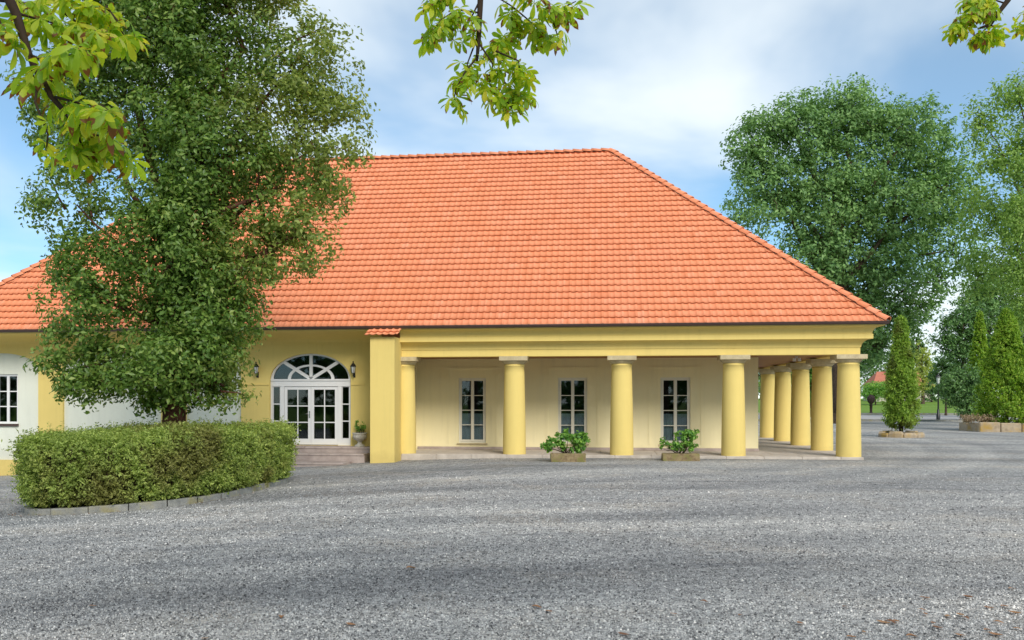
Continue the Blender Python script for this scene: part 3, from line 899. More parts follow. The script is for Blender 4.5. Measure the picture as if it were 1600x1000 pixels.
Rm = Matrix(((ax_[0], sd[0], nr[0]), (ax_[1], sd[1], nr[1]), (ax_[2], sd[2], nr[2]))).to_euler()
for (r, q) in SINGLE[:300]:
    p = oo + ax_ * (q * RW + RNG.normal(0, .002)) + sd * (r * RG - .04 + RNG.normal(0, .004))
    o = bpy.data.objects.new('roof_tile', tm)
    link(o, roof, tuple(float(c) for c in p))
    o.rotation_euler = (Rm.x, Rm.y, Rm.z + RNG.normal(0, .006))
# ridge and hip caps
def cap_mesh():
    n = 7; L = 0.42; v = []; f = []
    for (y, s, dz) in ((0, 1.0, 0.035), (L, 0.86, 0.0)):
        for k in range(n):
            a = math.pi * k / (n - 1)
            v.append((0.135 * s * math.cos(a), y, 0.125 * s * math.sin(a) + dz))
    for k in range(n): v.append((0.118 * math.cos(math.pi * k / (n - 1)), 0.004, 0.108 * math.sin(math.pi * k / (n - 1)) + .035))
    for k in range(n - 1):
        f.append((k, n + k, n + k + 1, k + 1)); f.append((k, k + 1, 2 * n + k + 1, 2 * n + k))
    return mesh_np('ridge_tile', np.array(v), np.array(f), M['tile'], True)
cm = cap_mesh()
def caps(p0, p1, lift=0.02):
    p0, p1 = Vector(p0), Vector(p1); d = p1 - p0; n = int(d.length / 0.37); t = d.normalized()
    side = t.cross(Vector((0, 0, 1))).normalized(); up = side.cross(t)
    R = Matrix(((side.x, t.x, up.x), (side.y, t.y, up.y), (side.z, t.z, up.z))).to_euler()
    for i in range(n):
        o = bpy.data.objects.new('ridge_tile', cm)
        link(o, roof, tuple(p0 + t * (i * d.length / n) + up * lift))
        o.rotation_euler = R
caps(E1, R1); caps(E0, R0); caps(R0, R1, 0.0); caps(E2, R1); caps(E3, R0)
# dark tube standing in for the shade in the gap under the caps
G = Geo()
for (a, b) in ((E1, R1), (E0, R0), (R0, R1)): G.tube([Vector(a) + Vector((0, 0, .0)), Vector(b) + Vector((0, 0, .0))], 0.07, 6)
G.obj('ridge_gap_shade', M['gutter'], roof)
# pier cap tiles
pt = bpy.data.objects.new('roof_tile', tm)
for i in range(5):
    for r in range(2):
        o = bpy.data.objects.new('pier_tile', tm); link(o, pier, (-7.43 + i * RW, 29.62 + r * .27, 3.855 + r * .11)); o.rotation_euler = (math.radians(22), 0, 0)
bpy.data.objects.remove(pt)

# --- porch floor, edging and paving, entrance steps
pf = tag(Geo().box(-6.5, XC + .34, YC - .40, YB + .5, -0.4, 0.055).obj('porch_floor', M['paving']), kind='structure')
x = -6.48
while x < XC + .2:
    w = min(1.15, XC + .36 - x)
    Geo().box(x, x + w - .012, YC - .42, YC + .42, -0.12, 0.08, 0.012).obj('edging_stone', M['paving'], pf)
    x += 1.15
y = YC + .43
while y < YB + .4:
    Geo().box(XC - .42, XC + .36, y, y + 1.1, -0.12, 0.08, 0.012).obj('edging_stone', M['paving'], pf)
    y += 1.112
for i in range(15):
    xa = -6.48 + i * .92
    for r in range(2):
        ya = YC + .432 + r * 1.13
        if xa < XC - .45: Geo().box(xa, min(xa + .908, XC - .432), ya, ya + 1.118, 0.0, 0.072 + RNG.uniform(0, .004), 0.008).obj('paving_slab', M['paving'], pf)
for k in range(11):
    for r in range(2):
        xa = PX + .03 + r * .95; ya = PY - .20 + .012 + k * 1.1
        Geo().box(xa, xa + .935, ya, ya + 1.085, 0.0, 0.072 + RNG.uniform(0, .004), 0.008).obj('paving_slab', M['paving'], pf)

st = thing('entrance_steps', 'worn pinkish stone steps in front of the arched glass door', 'steps', (-9.9, 30.6, -.4))
for (x0, x1, y0, y1, z) in ((-12.3, -7.32, 31.05, WL + .4, 0.27), (-12.2, -7.6, 30.3, 31.045, 0.09), (-12.1, -8.0, 29.3, 30.295, -0.14)):
    s_ = Geo().box(x0, x1, y0, y1, -0.75, z - .05).obj('step', M['step'], st)
    n = 4; w = (x1 - x0) / n
    for i in range(n):
        Geo().box(x0 + i * w - .01, x0 + (i + 1) * w - .022, y0 - .025, y1 - .004, z - .05, z, 0.01).obj('tread', M['step'], s_)
if True:
    Geo().box(DX0, DX1, WL - .02, DY + .05, .27, .288).obj('threshold', M['step'], BLD)

# ------------------------------------------------------------------ lamps on the building
def wall_lamp(x, z, label):
    y = WL
    t = thing('wall_lamp', label, 'wall lamp', (x, y, z - .25), 'lanterns flanking the arched door')
    G = Geo().box(x - .035, x + .035, y - .02, y, z - .26, z - .06)
    G.tube([(x, y - .02, z - .2), (x, y - .10, z - .24), (x, y - .17, z - .2), (x, y - .17, z - .12)], .012, 6)
    G.obj('bracket', M['black'], t)
    Geo().lathe((x, y - .17, z - .12), [(.045, 0), (.085, .22)], 6, True, False).obj('lantern_glass', M['lampwhite'], t)
    G = Geo().lathe((x, y - .17, z - .14), [(.02, 0), (.05, .02), (.05, .025)], 6, True, False)
    for k in range(6):
        a = math.pi * k / 3
        G.tube([(x + .046 * math.cos(a), y - .17 + .046 * math.sin(a), z - .12), (x + .087 * math.cos(a), y - .17 + .087 * math.sin(a), z + .10)], .007, 4)
    G.lathe((x, y - .17, z + .10), [(.11, 0), (.105, .02), (.05, .10), (.02, .12), (.02, .15), (.03, .165), (.0, .19)], 6, True, False)
    G.obj('lantern_cap', M['black'], t)
wall_lamp(-8.30, 2.86, 'black wall lantern between the arched door and the pier')
wall_lamp(-11.70, 2.86, 'black wall lantern left of the arched door beside the tree')
t = thing('ceiling_light', 'small white spotlight under the wooden porch ceiling', 'spotlight', (6.5, 33.4, 3.30))
Geo().lathe((6.5, 33.4, 3.24), [(.05, 0), (.05, .06)], 12).obj('lamp_base', M['white'], t)
Geo().lathe((6.42, 33.35, 3.14), [(.06, 0), (.055, .10)], 12).obj('lamp_head', M['white'], t)
Geo().lathe((6.58, 33.35, 3.14), [(.06, 0), (.055, .10)], 12).obj('lamp_head', M['white'], t)

# ------------------------------------------------------------------ vegetation helpers
def unit(a): return a / np.maximum(np.linalg.norm(a, axis=-1, keepdims=True), 1e-9)
def leaf_arrays(pos, nrm, size, aspect=0.5, fold=0.12, droop=0.3):
    n = len(pos)
    nrm = unit(nrm)
    t = RNG.normal(size=(n, 3)); t[:, 2] -= droop
    t = unit(t - nrm * (t * nrm).sum(1, keepdims=True))
    sd_ = np.cross(nrm, t)
    s = size[:, None]
    v = np.stack([pos - t * s * .5, pos + sd_ * s * aspect * .5 + nrm * s * fold - t * s * .05, pos + t * s * .5, pos - sd_ * s * aspect * .5 + nrm * s * fold - t * s * .05], 1).reshape(-1, 3)
    b = (np.arange(n) * 4)[:, None]
    f = np.concatenate([np.concatenate([b, b + 1, b + 2], 1), np.concatenate([b, b + 2, b + 3], 1)])
    return v, f

def rand_dir(n):
    return unit(RNG.normal(size=(n, 3)))

def crown_points(lobes, leaves, clump_r, per_clump=60, shell=0.5, flat=0.75, sun_up=0.5):
    """lobes: (center, radii, weight). returns leaf pos, normal and the clump centres"""
    w = np.array([l[2] * l[1][0] * l[1][1] * l[1][2] ** .5 for l in lobes]); w = w / w.sum()
    ncl = max(4, leaves // per_clump)
    ids = RNG.choice(len(lobes), ncl, p=w)
    C = np.array([l[0] for l in lobes])[ids]; R = np.array([l[1] for l in lobes])[ids]
    d = rand_dir(ncl)
    rad = RNG.random(ncl) ** shell
    cc = C + d * R * rad[:, None] * RNG.uniform(.92, 1.06, (ncl, 1))
    cr_ = clump_r * RNG.uniform(.55, 1.25, ncl)
    k = RNG.poisson(per_clump * (cr_ / clump_r) ** 2)
    idx = np.repeat(np.arange(ncl), k)
    n = len(idx)
    dd = rand_dir(n)
    rr_ = RNG.random(n) ** .45
    off = dd * rr_[:, None] * cr_[idx][:, None]
    off[:, 2] *= flat
    pos = cc[idx] + off
    nrm = dd * .7 + np.array([0, 0, sun_up]) + RNG.normal(size=(n, 3)) * .55 + unit(d)[idx] * .4
    return pos, nrm, cc, ids

def bend(p, q, k=4, amp=.12):
    p, q = np.array(p, float), np.array(q, float); L = np.linalg.norm(q - p)
    out = [p]
    for i in range(1, k):
        t = i / k
        out.append(p + (q - p) * t + RNG.normal(size=3) * amp * L * .35 * math.sin(math.pi * t) + np.array([0, 0, amp * L * math.sin(math.pi * t) * .5]))
    out.append(q)
    return out

def tree(name, label, cat, base, lobes, leaves, leaf, clump_r, mat, trunk_r, fork_z, bark='bark', group=None, per_clump=60, shell=.5, limbs=40, aspect=.5, lean=(0, 0), sparse=None, droop=.3, mats2=None, flat=.75):
    base = np.array(base, float)
    t = thing(name, label, cat, base, group)
    G = Geo()
    top = base + np.array([lean[0], lean[1], fork_z])
    hi = max(l[0][2] + l[1][2] * .5 for l in lobes)
    G.lathe(tuple(base), [(trunk_r * 1.5, -.15), (trunk_r * 1.15, .25), (trunk_r, .8)], 10)
    tr_ = bend(base + np.array([0, 0, .6]), top, 4, .03)
    G.tube(tr_, [trunk_r * (1 - .25 * i / 4) for i in range(5)], 10)
    pos, nrm, cc, ids = crown_points(lobes, leaves, clump_r, per_clump, shell, flat)
    for li, l in enumerate(lobes):
        c = np.array(l[0])
        start = top + (np.array([0, 0, max(0, (c[2] - top[2]) * .35)])) if c[2] > top[2] else base + (top - base) * np.clip((c[2] - base[2]) / max(fork_z, .1) * .9, .3, 1)
        G.tube(bend(start, c, 5), [trunk_r * (.06 + .34 * min(1, l[2])) * (1 - .72 * i / 5) for i in range(6)], 6)
        mine = np.where(ids == li)[0]
        for q in RNG.permutation(mine)[:max(2, int(limbs * l[2] / len(lobes)))]:
            G.tube(bend(c + RNG.normal(size=3) * .15 * np.array(l[1]), cc[q], 3, .15), [trunk_r * .11, trunk_r * .07, trunk_r * .045, trunk_r * .02], 4)
    G.tube(bend(top, np.array([top[0], top[1], hi]), 5, .08), [trunk_r * .75 * (1 - .8 * i / 5) for i in range(6)], 7)
    G.obj('trunk', M[bark], t)
    sz = leaf * RNG.uniform(.6, 1.25, len(pos))
    if mats2:
        sel = mats2[1](pos)
        for (mk, s_) in ((mat, ~sel), (mats2[0], sel)):
            v, f = leaf_arrays(pos[s_], nrm[s_], sz[s_], aspect, .12, droop)
            put_np('crown', v, f, M[mk], t)
    else:
        v, f = leaf_arrays(pos, nrm, sz, aspect, .12, droop)
        put_np('crown', v, f, M[mat], t)
    return t

def plobe(u, v, ru, rv, d, rd=None, w=1.0):
    """lobe surveyed from the photo: centre pixel, pixel radii and depth"""
    k = d / F_PX
    return (P(u, v, d), (ru * k, (rd if rd else ru * k * .9), rv * k), w)

# ------------------------------------------------------------------ hedge island and the tree in it
ICX, ICY = -9.6, 20.5
_c = [(-7.68, 21.3), (-7.75, 23.2), (-8.5, 24.0), (-10.2, 24.1), (-11.4, 23.3), (-11.85, 21.5), (-11.75, 19.5), (-11.5, 18.2), (-11.22, 17.5), (-10.75, 17.08), (-9.9, 17.03), (-8.95, 17.25), (-8.25, 17.95), (-7.78, 19.4)]
_p = []
for _i in range(len(_c)):
    a_, b_, c_, d_ = (np.array(_c[(_i + k) % len(_c)]) for k in (-1, 0, 1, 2))
    for _t in np.arange(0, 1, .05):
        _p.append(.5 * (2 * b_ + (c_ - a_) * _t + (2 * a_ - 5 * b_ + 4 * c_ - d_) * _t ** 2 + (3 * b_ - a_ - 3 * c_ + d_) * _t ** 3))
_p = np.array(_p + [_p[0]])
_th = np.linspace(0, 2 * math.pi, len(_p))
def isl(t, k=1.0):
    t = t % (2 * math.pi)
    return (float(ICX + k * (np.interp(t, _th, _p[:, 0]) - ICX)), float(ICY + k * (np.interp(t, _th, _p[:, 1]) - ICY)))
kerb = thing('island_kerb', 'low curved kerb of grey stones around the clipped hedge', 'kerb', (ICX, ICY, float(zg(ICX, ICY))))
NK = 26
ts = np.linspace(0, 2 * math.pi, 721); pp = np.array([isl(a, 1.0) for a in ts])
arc = np.concatenate([[0], np.cumsum(np.linalg.norm(np.diff(pp, axis=0), axis=1))])
for i in range(NK):
    s0, s1 = arc[-1] * i / NK + .012, arc[-1] * (i + 1) / NK - .012
    v = []; f = []
    n = 4
    for k in range(n + 1):
        a = np.interp(s0 + (s1 - s0) * k / n, arc, ts)
        xo, yo = isl(a, 1.0); xi, yi = isl(a, .945)
        z = float(zg(xo, yo))
        h = .125 + .012 * math.sin(i * 5.1)
        v += [(xo, yo, z - .2), (xo, yo, z + h - .02), (xo * .97 + xi * .03 + 0, yo * .97 + yi * .03, z + h), (xi, yi, z + h), (xi, yi, z - .2)]
    for k in range(n):
        for q in range(4): f.append((5 * k + q, 5 * k + 5 + q, 5 * k + 6 + q, 5 * k + 1 + q))
    f += [(0, 1, 2, 3, 4), tuple(5 * n + q for q in (4, 3, 2, 1, 0))]
    Geo().add(v, f).obj('kerb_stone', M['kerb'], kerb)
G = Geo(); v = [(ICX, ICY, float(zg(ICX, ICY)) + .07)] + [isl(a, .95) + (float(zg(*isl(a, .95))) + .06,) for a in np.linspace(0, 2 * math.pi, 60, endpoint=False)]
G.add(v, [(0, 1 + i, 1 + (i + 1) % 60) for i in range(60)])
tag(G.obj('island_soil', M['soil']), kind='structure')

hedge = thing('clipped_hedge', 'large clipped yellow-green hedge around the tree, left foreground', 'hedge', (ICX, ICY, float(zg(ICX, ICY))))
def hedge_top(x, y): return 1.10 + .035 * (x - ICX) + .10 * (np.sin(x * 1.3 + y) * .35 + np.sin(y * 2.1) * .3)
def build_hedge():
    # dark solid core, added so that no light passes through the hedge
    G = Geo(); n = 60; v = []; f = []
    for (k, h) in ((.86, 0.12), (.92, .35), (.92, .9), (.86, 1.0)):
        for a in np.linspace(0, 2 * math.pi, n, endpoint=False):
            x, y = isl(a, k)
            v.append((x, y, float(zg(x, y)) + .1 + h * (float(hedge_top(x, y)) - float(zg(x, y)) - .2)))
    for r in range(3):
        for i in range(n): f.append((r * n + i, r * n + (i + 1) % n, (r + 1) * n + (i + 1) % n, (r + 1) * n + i))
    f.append(tuple(3 * n + i for i in range(n)))
    G.add(v, f)
    G.obj('stem_fill', M['twig'], hedge)
    # sprigs of small leaves on the faces
    ns = 13000
    a = np.interp(RNG.random(ns) * arc[-1], arc, ts)
    xy = np.array([isl(q, 1.0) for q in a]); xy2 = np.array([isl(q + .01, 1.0) for q in a])
    tg = unit(np.concatenate([xy2 - xy, np.zeros((ns, 1))], 1)); out = np.stack([tg[:, 1], -tg[:, 0], np.zeros(ns)], 1)
    h = RNG.random(ns)
    zb = zg(xy[:, 0], xy[:, 1])
    kk = RNG.uniform(.93, 1.015, ns) + .02 * np.sin(a * 23 + h * 9) - .05 * np.clip(.15 - h, 0, 1) / .15 + .03 * (h - .5)
    side = np.stack([ICX + (xy[:, 0] - ICX) * kk, ICY + (xy[:, 1] - ICY) * kk, zb + .13 + h * (hedge_top(xy[:, 0], xy[:, 1]) - zb - .13)], 1)
    nt = 8500
    a2 = RNG.random(nt) * 2 * math.pi; r2 = RNG.random(nt) ** .5
    tx = np.array([isl(q, r * 1.0) for q, r in zip(a2, r2)])
    top = np.stack([tx[:, 0], tx[:, 1], hedge_top(tx[:, 0], tx[:, 1]) + RNG.normal(-.03, .045, nt)], 1)
    base = np.concatenate([side, top])
    od = np.concatenate([out * 1.0 + np.array([0, 0, .35]), np.tile([0, 0, 1.0], (nt, 1)) * 1.0])
    sdn = unit(od + RNG.normal(size=od.shape) * .55)
    per = 9
    L = RNG.uniform(.06, .24, len(base)) * np.where(RNG.random(len(base)) < .06, 1.7, 1.0)
    tt = RNG.random((len(base), per))
    pos = base[:, None] + sdn[:, None] * (tt * L[:, None])[..., None] + RNG.normal(size=(len(base), per, 3)) * .018
    nrm = np.repeat(od[:, None] * .6, per, 1) + RNG.normal(size=(len(base), per, 3)) * .7 + np.array([0, 0, .45])
    pos, nrm = pos.reshape(-1, 3), nrm.reshape(-1, 3)
    v, f = leaf_arrays(pos, nrm, RNG.uniform(.035, .082, len(pos)), .42, .1, 0)
    put_np('foliage', v, f, M['leaf_hedge'], hedge)
build_hedge()

TD = 21.6
lob = [plobe(130, 170, 95, 120, TD + .6, None, .8), plobe(120, 320, 80, 100, TD, None, .42), plobe(150, 465, 85, 95, TD - .4, None, .75), plobe(165, 580, 85, 52, TD - .3),
       plobe(285, 570, 95, 78, TD - .5, 1.5), plobe(330, 470, 80, 110, TD, 1.5), plobe(280, 380, 110, 120, TD - .2, 1.6), plobe(320, 230, 130, 120, TD, 1.7),
       plobe(270, 70, 150, 110, TD + .3, 1.7), plobe(455, 110, 110, 105, TD + .3, 1.3, .62), plobe(495, 230, 80, 110, TD, 1.1, .6), plobe(478, 365, 60, 80, TD - .2, .8, .6),
       plobe(410, 300, 40, 130, TD - .2, .6, .8), plobe(380, -60, 120, 80, TD, 1.6), plobe(200, -50, 110, 80, TD, 1.6), plobe(352, 600, 42, 45, TD - .4, .6, .35), plobe(90, 560, 42, 42, TD - .4, .6, .3),
       plobe(235, 630, 22, 32, TD - .2, .5, 1.0), plobe(418, 395, 48, 70, TD - .2, .8, .8), plobe(300, 500, 90, 90, TD + .5, 1.2, .8)]
tb = P(272, 690, TD)
tree('leafy_tree', 'tall leafy green tree growing out of the clipped hedge', 'tree', (tb[0], tb[1], float(zg(tb[0], tb[1]))), lob, 165000, .125, .35, 'leaf_left', .30, 3.0, 'red_bark', per_clump=46, shell=.42, limbs=190, aspect=.52,
     mats2=('leaf_olive', lambda p: (p[:, 0] * CP + p[:, 1] * SP) / (-p[:, 0] * SP + p[:, 1] * CP) > (400 + 60 * np.sin(p[:, 2] * 2.1) + RNG.normal(0, 40, len(p)) - CX) / F_PX))

# ------------------------------------------------------------------ pots and troughs
def shrub(name, label, base, lobes, n, leaf, mat, aspect=.5, per=14, cr=.09, group=None, stem_fill=10, cat='shrub', droop=.1):
    base = np.array(base, float)
    t = thing(name, label, cat, base, group)
    pos, nrm, cc, ids = crown_points(lobes, n, cr, per, .5, .8, .5)
    v, f = leaf_arrays(pos, nrm, leaf * RNG.uniform(.6, 1.3, len(pos)), aspect, .1, droop)
    put_np('foliage', v, f, M[mat], t)
    G = Geo()
    for q in RNG.permutation(len(cc))[:stem_fill]:
        G.tube(bend(base + RNG.normal(size=3) * np.array([.06, .04, 0]), cc[q], 3, .1), [.012, .009, .007, .004], 5)
    G.obj('stem', M['twig'], t)
    return t
def trough(x0, x1, y0, y1, z0, z1, label, mat='trough'):
    t = thing('stone_trough', label, 'planter', ((x0 + x1) / 2, (y0 + y1) / 2, z0), 'stone troughs in front of the porch')
    G = Geo()
    w = .07
    for (a, b, c, d) in ((x0, x1, y0, y0 + w), (x0, x1, y1 - w, y1), (x0, x0 + w, y0 + w - .01, y1 - w + .01), (x1 - w, x1, y0 + w - .01, y1 - w + .01)):
        G.box(a, b, c, d, z0, z1 + RNG.uniform(-.012, .012), .018)
    for k, q in enumerate(G.v):
        G.v[k] = (q[0] + .018 * math.sin(q[1] * 9 + q[2] * 7) + (q[0] - (x0 + x1) / 2) * .05 * (q[2] - z0), q[1] + .012 * math.sin(q[0] * 11), q[2])
    G.obj('trough_wall', M[mat], t)
    Geo().box(x0 + w - .01, x1 - w + .01, y0 + w - .01, y1 - w + .01, z0 + .02, z1 - .05).obj('soil', M['soil'], t)
    return t
def at_ground(u, v):
    a = np.array([-SP + (u - CX) / F_PX * CP, CP + (u - CX) / F_PX * SP, (YH - v) / F_PX]); k = -EYE / a[2]
    return a * k
pl1 = at_ground(887, 721.5); pl2 = at_ground(1064, 720.5)
trough(pl1[0] - .52, pl1[0] + .52, pl1[1], pl1[1] + .5, -.01, .235, 'mossy brown stone trough under the middle porch window')
trough(pl2[0] - .55, pl2[0] + .55, pl2[1], pl2[1] + .5, -.01, .225, 'brown stone trough under the right porch window')
D1, D2 = 28.9, 29.1
shrub('potted_shrub', 'spreading green shrub in the trough left of the second porch column', (pl1[0], pl1[1] + .25, .19),
      [plobe(893, 690, 24, 20, D1, .25), plobe(905, 690, 18, 18, D1, .2), plobe(868, 694, 16, 14, D1, .2), plobe(853, 697, 12, 10, D1, .18, .8), plobe(880, 680, 16, 10, D1, .2, .8), plobe(912, 684, 10, 12, D1, .15)], 1500, .12, 'leaf_shrub', .5, group='shrubs planted in the stone troughs', stem_fill=16)
shrub('potted_shrub', 'dark leafy shrub in the trough under the right porch window', (pl2[0], pl2[1] + .25, .18),
      [plobe(1070, 690, 20, 18, D2, .25), plobe(1078, 680, 12, 12, D2, .2), plobe(1046, 694, 20, 9, D2, .2), plobe(1060, 698, 26, 9, D2, .2), plobe(1034, 690, 8, 5, D2, .1)], 1100, .12, 'leaf_shrub', .5, group='shrubs planted in the stone troughs', stem_fill=16)
# urn by the door
ux, uy = -8.05, 31.45
t = thing('stone_urn', 'pale stone urn on the steps beside the door and pier', 'urn', (ux, uy, .27))
Geo().lathe((ux, uy, .27), [(.17, 0), (.17, .05), (.10, .08), (.065, .14), (.09, .19), (.19, .24), (.235, .31), (.24, .37), (.215, .40), (.25, .43), (.255, .47), (.21, .47), (.20, .43)], 24).obj('urn_body', M['urn'], t)
Geo().lathe((ux, uy, .66), [(.205, 0), (.205, .03)], 20).obj('soil', M['soil'], t)
shrub('urn_plant', 'small upright green plant growing in the urn by the door', (ux, uy, .69), [((ux, uy, .86), (.2, .18, .14), 1), ((ux - .08, uy, 1.0), (.09, .09, .16), .8), ((ux + .12, uy, .98), (.09, .09, .14), .8)], 420, .075, 'leaf_shrub', .45, 10, .06, cat='plant')

# ------------------------------------------------------------------ right side: conifers, beds, lamp post
def conifer(name, label, base, h, r, n, mat, low=.25, group=None, taper=.8, leaf=.16):
    base = np.array(base, float)
    t = thing(name, label, 'conifer', base, group)
    Geo().tube([base + np.array([0, 0, -.1]), base + np.array([.03, 0, h * .5]), base + np.array([0, 0, h * .93])], [.11, .07, .02], 8).obj('trunk', M['bark'], t)
    ns = n // 14
    z = (RNG.random(ns) ** .85)
    prof = lambda q: r * np.minimum(1.0, (q / .12 + .45)) * (1 - q) ** taper * 1.25 + .03
    a = RNG.random(ns) * 2 * math.pi
    lump = 1 + .13 * np.sin(a * 4 + z * 17) + .10 * np.sin(a * 7 - z * 29) + .06 * np.sin(a * 13 + z * 47)
    rr_ = np.minimum(prof(z), r) * lump * RNG.uniform(.62, 1.03, ns)
    c = np.stack([base[0] + rr_ * np.cos(a), base[1] + rr_ * np.sin(a), base[2] + low + z * (h - low)], 1)
    per = 14
    od = np.stack([np.cos(a), np.sin(a), np.full(ns, .7)], 1)
    sdn = unit(od + RNG.normal(size=od.shape) * .35)
    pos = c[:, None] + sdn[:, None] * RNG.uniform(-.12, .16, (ns, per, 1)) * (1.1 - .5 * z)[:, None, None] + RNG.normal(size=(ns, per, 3)) * .05
    nr_ = np.repeat(od[:, None], per, 1) * .5 + RNG.normal(size=(ns, per, 3)) * .7
    v, f = leaf_arrays(pos.reshape(-1, 3), nr_.reshape(-1, 3), leaf * RNG.uniform(.55, 1.2, ns * per), .38, .08, -.7)
    put_np('foliage', v, f, M[mat], t)
    return t
b1 = at_ground(1417, 684); b1[1] += .9
conifer('columnar_conifer', 'narrow yellow-green columnar conifer in the round stone bed', (b1[0], b1[1], .2), 5.6, .66, 32000, 'leaf_thuja_dull', .25, taper=.72, leaf=.15)
bed = thing('stone_bed', 'low irregular stone ring at the foot of the narrow conifer', 'flower bed', (b1[0], b1[1], 0))
for i in range(9):
    a0 = 2 * math.pi * i / 9; L = .32
    cx_, cy_ = b1[0] + .84 * math.cos(a0), b1[1] + .74 * math.sin(a0)
    hh = .25 + .05 * math.sin(i * 2.3)
    v = []
    for (k, z) in ((1.0, -.05), (1.04, hh * .6), (.8, hh)):
        for q in range(8):
            b = 2 * math.pi * q / 8
            lx, ly = .36 * k * math.copysign(abs(math.cos(b)) ** .6, math.cos(b)), .19 * k * math.copysign(abs(math.sin(b)) ** .6, math.sin(b))
            v.append((cx_ - lx * math.sin(a0) - ly * math.cos(a0), cy_ + lx * math.cos(a0) - ly * math.sin(a0), z + RNG.normal(0, .012)))
    f = [(r * 8 + q, r * 8 + (q + 1) % 8, (r + 1) * 8 + (q + 1) % 8, (r + 1) * 8 + q) for r in range(2) for q in range(8)] + [tuple(16 + q for q in range(8))]
    Geo().add(v, f).obj('stone', M['rock'], bed)
Geo().lathe((b1[0], b1[1], 0), [(.8, 0), (.8, .22)], 20).obj('soil', M['soil'], bed)

d2 = 54.0
b2 = P(1573, 660, d2 + 1.0)
conifer('conical_conifer', 'broad bright green conical conifer behind the long stone wall', (b2[0], b2[1], .3), 6.6, 1.42, 48000, 'leaf_thuja', .1, taper=.75, leaf=.18)
wl_ = thing('stone_planter_wall', 'long low stone-block planter wall at the right edge', 'planter', at_ground(1580, 675))
w0 = at_ground(1531, 675)
for i in range(6):
    x0 = w0[0] + i * 1.12
    Geo().box(x0, x0 + 1.09, w0[1], w0[1] + .4, -.05, .50 + RNG.uniform(-.05, .05), .05).obj('stone_block', M['rock'], wl_)
for (xa, xb, ya, yb) in ((w0[0], w0[0] + .4, w0[1] + .4, w0[1] + 3.2),):
    Geo().box(xa, xb, ya, yb, -.05, .48, .05).obj('stone_block', M['rock'], wl_)
Geo().box(w0[0] + .3, w0[0] + 6.6, w0[1] + .3, w0[1] + 3.4, 0, .40).obj('soil', M['soil'], wl_)
shrub('heather_bush', 'low pinkish-grey flowering bush at the end of the stone wall', (w0[0] + .55, w0[1] + .9, .45), [((w0[0] + .5, w0[1] + .8, .75), (.85, .5, .32), 1), ((w0[0] - .2, w0[1] + 1.2, .7), (.55, .5, .3), 1)], 2600, .085, 'leaf_pink', .5, 12, .12, stem_fill=10, cat='bush')
b3 = P(1531, 650, 84.0)
conifer('conical_conifer', 'pale green young conifer just behind and left of the broad one', (b3[0], b3[1], 0), 9.4, 1.05, 14000, 'leaf_thuja', .2, taper=.8, leaf=.26)
# round dark bush with a short leaning trunk
bb = P(1512, 660, 74.0)
tree('round_bush', 'round dark green bush on a short trunk right of the lamp post', 'bush', (bb[0], bb[1], 0), [plobe(1500, 610, 32, 32, 74, 1.6), plobe(1520, 600, 30, 30, 74, 1.5), plobe(1490, 600, 22, 22, 74, 1.2), plobe(1515, 635, 25, 18, 74, 1.3)], 9000, .24, .5, 'leaf_dark', .22, 1.2, per_clump=30, limbs=20)
# lamp post
lb = P(1466, 656, 82.0)
t = thing('lamp_post', 'slender black lamp post with lantern at the lawn edge', 'lamp post', (lb[0], lb[1], 0))
Geo().lathe((lb[0], lb[1], 0), [(.16, 0), (.16, .5), (.11, .56), (.10, .9), (.075, .95)], 12).obj('post_base', M['black'], t)
Geo().lathe((lb[0], lb[1], .95), [(.07, 0), (.05, 2.1), (.09, 2.14), (.05, 2.2)], 12).obj('post_shaft', M['black'], t)
Geo().lathe((lb[0], lb[1], 3.15), [(.10, 0), (.19, .5)], 6, True, False).obj('lantern_glass', M['lampwhite'], t)
Geo().lathe((lb[0], lb[1], 3.66), [(.24, 0), (.20, .08), (.07, .22), (.05, .3), (.0, .36)], 6, True, False).obj('lantern_cap', M['black'], t)
# dark urn on the lawn
ub = P(1361, 640, 112.0); zu = float(zg(ub[0], ub[1]))
t = thing('garden_urn', 'dark urn on a slim pedestal standing on the far lawn', 'urn', (ub[0], ub[1], zu))
Geo().lathe((ub[0], ub[1], zu), [(.2, 0), (.2, .1), (.14, .15), (.17, .9), (.22, .95), (.22, 1.0)], 12).obj('pedestal', M['dark_urn'], t)
Geo().lathe((ub[0], ub[1], zu + 1.0), [(.12, 0), (.15, .1), (.38, .35), (.46, .7), (.42, .9), (.36, .95), (.2, 1.15), (.0, 1.2)], 16).obj('urn_bowl', M['dark_urn'], t)

# ------------------------------------------------------------------ trees on the right
BD = 72.0
lob = [plobe(1180, 235, 50, 60, BD), plobe(1240, 200, 65, 60, BD), plobe(1330, 185, 75, 60, BD), plobe(1420, 215, 70, 65, BD), plobe(1480, 290, 55, 80, BD),
       plobe(1200, 310, 65, 65, BD), plobe(1300, 300, 90, 85, BD), plobe(1400, 330, 80, 80, BD), plobe(1490, 390, 55, 60, BD, None, .6), plobe(1280, 400, 70, 60, BD),
       plobe(1380, 430, 70, 55, BD), plobe(1350, 500, 60, 45, BD), plobe(1460, 440, 40, 40, BD, None, .6), plobe(1370, 540, 40, 35, BD, None, .8), plobe(1290, 480, 60, 60, BD + 3), plobe(1445, 478, 38, 28, BD, None, .6), plobe(1410, 500, 40, 35, BD, None, .8)]
bt = P(1312, 650, BD)
tree('spreading_tree', 'huge dark green spreading tree behind the right end of the roof', 'tree', (bt[0], bt[1], 0), lob, 96000, .33, .82, 'leaf_big', .6, 6.0, per_clump=38, shell=.42, limbs=170, aspect=.5)
AD = 60.0
